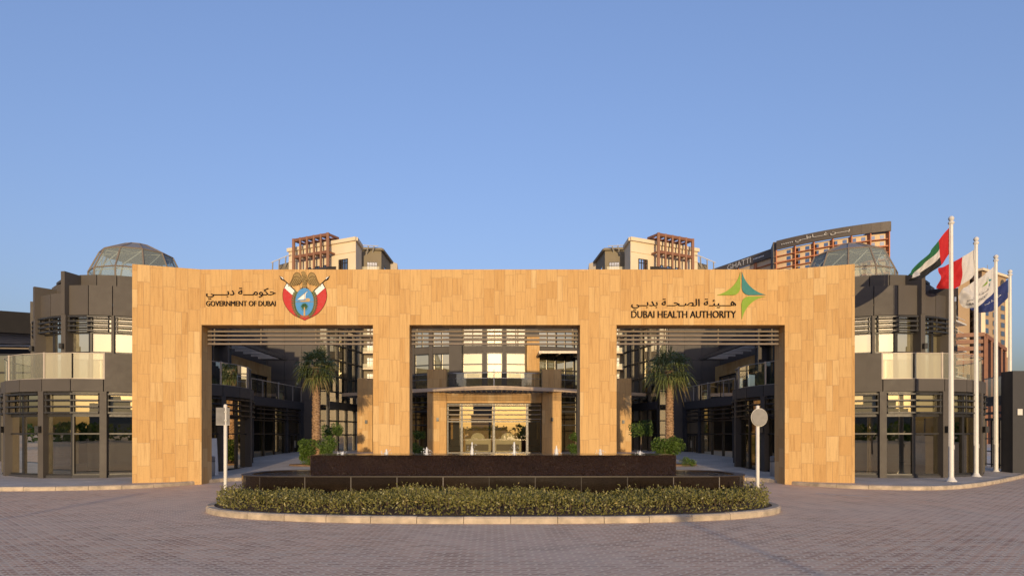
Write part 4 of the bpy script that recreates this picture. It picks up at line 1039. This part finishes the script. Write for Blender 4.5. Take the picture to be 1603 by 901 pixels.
fl = thing('grey_flats', 'grey block of flats with stacked balconies, just right of the flag-side pavilion', 'building', (100, 140, 0))
a, b = Q(1470, 140), Q(1500, 150)
MB().prism([a, b, (b[0], 170), (a[0], 170)], 0, 28.5).build('wall', 'hotelw', fl)
for f in range(8):
    z = 27.2 - f * 3.1
    m = MB(); m.wall(off(a, (0, -1), 1), off(b, (0, -1), 1), z - .2, z + .12, 2); m.build('balcony', 'offwhite', fl)
    m = MB()
    for i in range(2): m.wall(lerp(a, b, .1 + i * .48), lerp(a, b, .45 + i * .48), z + .3, z + 2.4, .3)
    m.build('window', 'inside_dark', fl)
    MB().wall(off(a, (0, -1), 2), off(b, (0, -1), 2), z + .95, z + 1.05, .12).build('handrail', 'offwhite', fl)

# ------------------------------------------------------------------ flagpoles and flags
POLES = [(1489, 21.9), (1528, 24.2), (1559, 26.6), (1581, 29.0)]
TOPS = (343, 377, 404, 430)
FL = 'flagpoles on the pavement'
def flagpole(x, y, label):
    t = thing('flagpole', label, 'flagpole', (x, y, KZ), FL)
    H = 9.0
    MB().lathe((x, y, KZ), [(.17, 0), (.17, .03), (.14, .06), (.10, .12), (.088, .16)], 18).build('base', 'white', t, True)
    MB().lathe((x, y, KZ), [(.082, .1), (.08, 2), (.07, 5), (.058, H - .2)], 16).build('shaft', 'white', t, True)
    MB().lathe((x, y, KZ + H - .2), [(.07, 0), (.10, .05), (.085, .09), (.04, .11), (.07, .14), (.095, .20), (.07, .26), (.02, .29)], 14).build('finial', 'white', t, True)
    MB().box(x + .08, x + .11, y - .02, y + .02, 1.2, 1.35).build('cleat', 'steel', t)
    MB().tube((x - .1, y - .03, 1.3), (x - .085, y - .03, KZ + H - .1), .008, n=5).build('halyard', 'offwhite', t)
    return t
LBL = ['white flagpole nearest the gateway, carrying the red, green, white and black flag', 'white flagpole carrying the red and white flag', 'white flagpole carrying the white flag with star logo', 'white flagpole nearest the end pier, carrying the dark blue flag']
for (px, Y), lb in zip(POLES, LBL): flagpole((px - CX) * Y / F, Y, lb)
def flag(i, corners, mats, matf, label, wave=.12, decor=None):
    px, Y = POLES[i]; p0 = pt(px - 2, 0, Y)
    th, bh, bf, tf = corners       # hoist top, hoist bottom, fly bottom, fly top (photo pixels)
    NU, NV = 36, 18; vs = []; fs = []; mi = []
    def P(u, v):
        sag = 4 * u * (1 - u)
        x = (th[0] * (1 - v) + bh[0] * v) * (1 - u) + (tf[0] * (1 - v) + bf[0] * v) * u
        y = (th[1] * (1 - v) + bh[1] * v) * (1 - u) + (tf[1] * (1 - v) + bf[1] * v) * u + sag * (2. + 9. * v)
        d = wave * 1.5 * u ** .6 * sin(u * 9.5 + v * 3.2 + i) + .07 * sin(u * 19 - v * 6 + i * 2) * u ** .5 + .03 * sin(u * 31 + v * 9) * u - .25 * u; y += 1.2 * sin(u * 9.5 + i) * u
        q = pt(x, y, Y); return (q[0], q[1] + d, q[2])
    for a in range(NU + 1):
        for b in range(NV + 1): vs.append(P(a / NU, b / NV))
    for a in range(NU):
        for b in range(NV): fs.append((a * (NV + 1) + b, (a + 1) * (NV + 1) + b, (a + 1) * (NV + 1) + b + 1, a * (NV + 1) + b + 1)); mi.append(matf((a + .5) / NU, (b + .5) / NV))
    z0 = P(0, .5)
    t = thing('flag', label, 'flag', P(0, 1), 'flags on the four poles')
    m = MB(); m.v = vs; m.f = fs; m.mi = mi; m.build('cloth', mats, t, True)
    if decor: decor(t, P)
    return t
flag(0, ((1486, 356), (1486, 397), (1417, 442), (1414, 433)), ['c_red', 'c_green', 'c_whitec', 'c_blackc'], lambda u, v: 0 if u < .24 else 1 if v < .33 else 2 if v < .67 else 3,
     'red, green, white and black flag blowing left from the tallest-looking pole', .10)
flag(1, ((1526, 390), (1526, 428), (1464, 452), (1459, 424)), ['c_whitec', 'c_red'], lambda u, v: 0 if u < .36 else 1, 'red flag with a white hoist band', .10)
def d_star2(t, P):
    w = lambda u, v: (lambda p: (p[0], p[1] - .03, p[2]))(P(u, v))
    m = MB()
    for pl, mi in (([(.21, .13), (.19, .30), (.10, .38), (.16, .40), (.19, .37)], 0), ([(.22, .13), (.24, .32), (.34, .42), (.26, .42), (.235, .38)], 1), ([(.11, .43), (.17, .45), (.20, .62), (.20, .48)], 0)):
        m.m = mi; m.add([w(*q) for q in pl], [tuple(range(len(pl)))])
    m.build('star', ['e_teal', 'e_lime'], t)
    lettering(t, AR_DHA, .86, .20, .74, .56, 0, 'black', .0, 'arabic_lettering', w)
    lettering(t, 'DUBAI HEALTH AUTHORITY', .86, .20, .88, .78, 0, 'black', .0, 'latin_lettering', w)
flag(2, ((1556, 417), (1556, 456), (1501, 481), (1493, 458)), ['c_whitec'], lambda u, v: 0, 'white flag with a small green and teal star', .10, d_star2)
def d_blue(t, P):
    w = lambda u, v: (lambda p: (p[0], p[1] - .03, p[2]))(P(u, v))
    lettering(t, AR_GOV, .72, .2, .60, .42, 0, 'e_white', .02, 'arabic_lettering', w)
flag(3, ((1578, 437), (1578, 466), (1518, 487), (1513, 476)), ['navy'], lambda u, v: 0, 'dark blue flag with white lettering', .08, d_blue)

# ------------------------------------------------------------------ traffic signs seen from behind, bins, board
def road_sign(px, py, Y, label, kind):
    x = (px - CX) * Y / F; zc = EYE - (py - HY) * Y / F
    t = thing('traffic_sign', label, 'traffic sign', (x, Y, .1))
    MB().lathe((x, Y, .1), [(.042, 0), (.042, zc + .16), (.03, zc + .18)], 12).build('pole', 'offwhite', t, True)
    m = MB()
    if kind == 'round':
        n = 28; m.plate([(x + .02 + .185 * cos(2 * pi * i / n), zc + .205 * sin(2 * pi * i / n)) for i in range(n)], Y - .07, Y - .05)
        m.build('sign_plate', 'sign_back', t); mm = MB(); mm.plate([(x + .02 + .195 * cos(2 * pi * i / n), zc + .215 * sin(2 * pi * i / n)) for i in range(n)], Y - .05, Y - .044); mm.build('rim', 'offwhite', t)
    else:
        a, b = (x - .17, Y - .13), (x + .09, Y + .02); m.wall(a, b, zc - .2, zc + .2, .02); m.build('sign_plate', 'sign_back', t)
        MB().wall(a, b, zc - .21, zc - .2, .03).build('rim', 'offwhite', t)
    m = MB()
    for dz in (-.1, .1): m.box(x - .05, x + .05, Y - .05, Y + .05, zc + dz - .015, zc + dz + .015)
    m.build('clamp', 'steel', t)
road_sign(353, 651, 15.1, 'square sign seen from behind on a pale pole at the bin end of the hedge', 'square')
road_sign(1186, 653, 15.0, 'round sign seen from behind on a pale pole at the end of the hedge', 'round')
def bin_(x, y, label):
    t = thing('litter_bin', label, 'bin', (x, y, KZ), 'litter bins by the gateway pillars')
    m = MB(); m.lathe((x, y, KZ), [(.19, 0), (.2, .03), (.2, .56)], 18)
    m.build('body', 'steel', t, True)
    MB().lathe((x, y, KZ + .565), [(.205, 0), (.205, .02)], 18).build('band', 'frame', t)
    m = MB(); m.lathe((x, y, KZ + .59), [(.2, 0), (.2, .17), (.16, .19)], 18); m.build('hood', 'grey', t, True)
    MB().box(x - .13, x + .13, y - .205, y - .15, KZ + .63, KZ + .73).build('opening', 'inside_dark', t)
bin_((328 - CX) * .0245, 24.5, 'grey round litter bin beside the leaning white board')
bin_((1214 - CX) * .0245, 24.5, 'grey round litter bin without a board, by the right-hand pillar')
bd = thing('leaning_board', 'white tapered board leaning inside the left-hand pillar', 'board', ((328 - CX) * .0252, 25.2, KZ))
x0, x1 = (319 - CX) * .0252, (343 - CX) * .0252
m = MB(); m.hexa([(x0, 25.1, KZ), (x1, 25.1, KZ), (x1, 25.16, KZ), (x0, 25.16, KZ)], [(x0, 25.45, 1.56), (x1 - .22, 25.45, 1.56), (x1 - .22, 25.51, 1.56), (x0, 25.51, 1.56)]); m.build('panel', 'white', bd)
MB().tube((x0 + .25, 25.8, KZ), (x0 + .25, 25.48, 1.4), .02).build('strut', 'steel', bd)

# ------------------------------------------------------------------ palms, shrubs, small trees
def palm(x, y, z0, h, label, seed, spread):
    rr = random.Random(seed); t = thing('palm_tree', label, 'palm tree', (x, y, z0))
    m = MB(); pr = []
    nn = int(h / .07)
    for i in range(nn + 1):
        f = i / nn; r = .20 - .05 * f + (.02 if i % 2 else -.012) + (.06 * (1 - f) ** 6) + (.05 * max(0, f - .88) / .12); pr.append((r, h * f))
    m.lathe((x, y, z0), pr, 16)
    for i in range(300):     # old leaf bases
        a = rr.uniform(0, 2 * pi); f = rr.uniform(.03, 1); r = .185 - .045 * f; zz = z0 + h * f; d = (cos(a), sin(a))
        w = .05; tx = (-sin(a) * w, cos(a) * w); p = (x + d[0] * r, y + d[1] * r); q = (x + d[0] * (r + .055), y + d[1] * (r + .055))
        m.add([(p[0] - tx[0], p[1] - tx[1], zz), (p[0] + tx[0], p[1] + tx[1], zz), (q[0], q[1], zz + .09), (p[0], p[1], zz + .05)], [(0, 1, 2), (0, 2, 3), (1, 3, 2)])
    m.build('trunk', 'palm_trunk', t)
    cr = MB(); pe = MB(); dry = MB(); top = (x, y, z0 + h)
    for k in range(40):
        f = (k + .5) / 40; el = radians(84 - 135 * f ** .85 + rr.uniform(-8, 8)); az = k * 2.399 + rr.uniform(-.3, .3)
        d = (cos(el) * cos(az), cos(el) * sin(az), sin(el)); L = spread * rr.uniform(.38, .5)
        b = tuple(top[i] + d[i] * L for i in range(3)); pe.tube(top, b, .014, .008, 5)
        tgt = dry if f > .93 else cr
        u = (-sin(az), cos(az), 0); w = (d[1] * u[2] - d[2] * u[1], d[2] * u[0] - d[0] * u[2], d[0] * u[1] - d[1] * u[0])
        nl = 17; ln = spread * rr.uniform(.48, .62)
        for j in range(nl):
            g_ = radians(-112 + 224 * j / (nl - 1) + rr.uniform(-4, 4)); l = ln * (.62 + .38 * cos(g_ * .75)) * rr.uniform(.85, 1.1)
            e = [d[i] * cos(g_) + u[i] * sin(g_) for i in range(3)]
            md = [b[i] + e[i] * l * .55 for i in range(3)]; tp = [b[i] + e[i] * l for i in range(3)]
            md[2] -= .03 * l; tp[2] -= (.14 + .5 * abs(rr.gauss(0, .7)) + .25 * f) * l
            c = [(-d[i] * sin(g_) + u[i] * cos(g_)) * .024 for i in range(3)]; fold = [w[i] * .012 * (1 if j % 2 else -1) for i in range(3)]
            tgt.add([b, [md[i] - c[i] + fold[i] for i in range(3)], tp, [md[i] + c[i] - fold[i] for i in range(3)]], [(0, 1, 2, 3)])
    pe.build('leaf_stalk', 'palm', t); cr.build('crown', 'palm', t); dry.build('dry_frond', 'dry', t)
Yp = 30.; zP = cz(30.)
palm((495 - CX) * Yp / F, Yp, zP, 4.55, 'fan palm with drooping dry lower fronds seen through the crest-side opening', 11, 1.22)
palm((1048 - CX) * Yp / F, Yp, zP, 4.4, 'fan palm with a wide green crown seen through the star-side opening', 23, 1.42)
def bed(x, y, rx, ry):
    MB().prism([(x + rx * cos(2 * pi * i / 28), y + ry * sin(2 * pi * i / 28)) for i in range(28)], cz(y) - .1, cz(y) + .06).build('planting_bed', 'soil')['kind'] = 'structure'
def shrub(x, y, blobs, n, label, l=.09, w=.05, mat='bush', name='shrub'):
    rr = random.Random(int(abs(x) * 991 + n)); z = cz(y)
    t = thing(name, label, 'shrub', (x, y, z)); m = MB(); st = MB()
    for (dx, dy, dz, rx, rz) in blobs:
        # several uneven clumps per blob
        for k in range(7):
            d = unit(rr); c = (x + dx + d[0] * rx * .55, y + dy + d[1] * rx * .55, z + dz + d[2] * rz * .55)
            leaf_blob(m, c, (rx * .5, rx * .5, rz * .5), n // (7 * len(blobs)), l, w, rr, .4)
        st.tube((x + dx * .3, y + dy * .3, z), (x + dx, y + dy, z + dz), .03, .012, 6)
    m.build('foliage', mat, t); st.build('stem', 'bark', t)
bed((492 - CX) * .0296, 29.6, 1.15, .6); bed((1052 - CX) * .0297, 29.7, 1.15, .6)
Ys = 29.5
shrub((484 - CX) * .0295, Ys, [(-.05, 0, .85, .48, .42), (-.1, 0, .45, .35, .3)], 2600, 'rounded green shrub on the left of the drooping palm trunk')
shrub((511 - CX) * .0295, Ys, [(0, 0, 1.0, .50, .42), (.05, 0, .6, .35, .35)], 2600, 'rounded green shrub on the right of the drooping palm trunk')
shrub((482 - CX) * .0291, 29.1, [(0, 0, .18, .3, .2), (.45, 0, .18, .3, .2)], 900, 'low ground shrub at the front edge of the left planting bed', .08, .03)
shrub((1046 - CX) * .0295, Ys, [(-.2, 0, .95, .6, .42), (.28, 0, .9, .55, .42), (0, 0, .5, .55, .35)], 4600, 'large rounded bush hiding the foot of the green-crowned palm')
shrub((1074 - CX) * .0291, 29.1, [(0, 0, .2, .28, .22), (.3, 0, .15, .2, .16)], 700, 'low ground shrub at the front edge of the right planting bed', .08, .03)
def small_tree(x, y, h, r, n, label):
    rr = random.Random(int(abs(x) * 77)); z = cz(y); t = thing('small_tree', label, 'tree', (x, y, z)); tk = MB(); m = MB()
    tk.tube((x, y, z), (x + .03, y, z + h), .045, .03, 8)
    for k in range(9):
        a = k * 2.4; e = (x + cos(a) * r * .6, y + sin(a) * r * .6, z + h + r * rr.uniform(.0, .8)); tk.tube((x + .03, y, z + h * .93), e, .018, .006, 5)
        leaf_blob(m, e, (r * .5, r * .5, r * .42), n // 9, .09, .05, rr, .3)
    tk.build('trunk', 'bark', t); m.build('crown', 'bush', t)
small_tree((519 - CX) * .033, 33, 1.25, .55, 1700, 'small round-headed tree on a thin trunk beyond the drooping palm')
small_tree((1003 - CX) * .034, 34, 1.35, .6, 1700, 'small tree on a thin stem left of the large bush')
small_tree((656 - CX) * .037, 37, .9, .35, 800, 'small potted tree left of the portico columns')
small_tree((901 - CX) * .037, 37, .8, .35, 800, 'small potted tree right of the portico columns')
shrub((652 - CX) * .0365, 36.5, [(0, 0, .35, .5, .32)], 900, 'low shrub under the small tree left of the portico', .1, .05)
shrub((898 - CX) * .0365, 36.5, [(0, 0, .3, .45, .3)], 900, 'low shrub under the small tree right of the portico', .1, .05)

# ------------------------------------------------------------------ behind the camera (seen only as reflections): far trees and city
m = MB(); rr = random.Random(9)
for i in range(260):
    a = radians(rr.uniform(175, 365)); d = rr.uniform(150, 210); m_r = rr.uniform(2.2, 4.5); cx_, cy_ = d * cos(a), d * sin(a)
    for k in range(60):
        u = unit(rr); leaf(m, (cx_ + u[0] * m_r, cy_ + u[1] * m_r, 2.2 + u[2] * 2.3), unit(rr), 1.6, 1.1, rr)
m.build('far_woodland', 'bush'); o = bpy.data.objects['far_woodland']; tag(o, 'belt of low trees across the road behind the viewer', 'woodland', kind='stuff')
m = MB()
for i in range(60):
    a = radians(rr.uniform(200, 340)); d = rr.uniform(1200, 1700); w = rr.uniform(12, 30); h = rr.uniform(15, 55) * (1.6 if rr.random() < .15 else 1)
    x, y = d * cos(a), d * sin(a)
    if abs(x / y + SUN_DX) < .04 : h = min(h, 22)
    m.box(x - w, x + w, y - w, y + w, 0, h)
    if h > 40: m.box(x - w * .5, x + w * .5, y - w * .5, y + w * .5, h, h * 1.3)
m.build('far_city', 'grey'); tag(bpy.data.objects['far_city'], 'distant city towers across the road behind the viewer', 'city', kind='stuff')

# posts behind the viewer whose long shadows cross the paving
for x, y, h, lb in ((-8.6, -16, 2.2, 'grey lamp post behind the viewer, casting a shadow towards the left pavilion'), (4.9, -13, 1.75, 'grey short post behind the viewer, casting a shadow towards the hedge')):
    t = thing('lamp_post', lb, 'lamp post', (x, y, 0)); MB().lathe((x, y, 0), [(.1, 0), (.08, .3), (.07, h)], 12).build('pole', 'grey', t); MB().lathe((x, y, h), [(.07, 0), (.2, .05), (.2, .2), (.05, .3)], 12).build('lamp_head', 'grey', t)
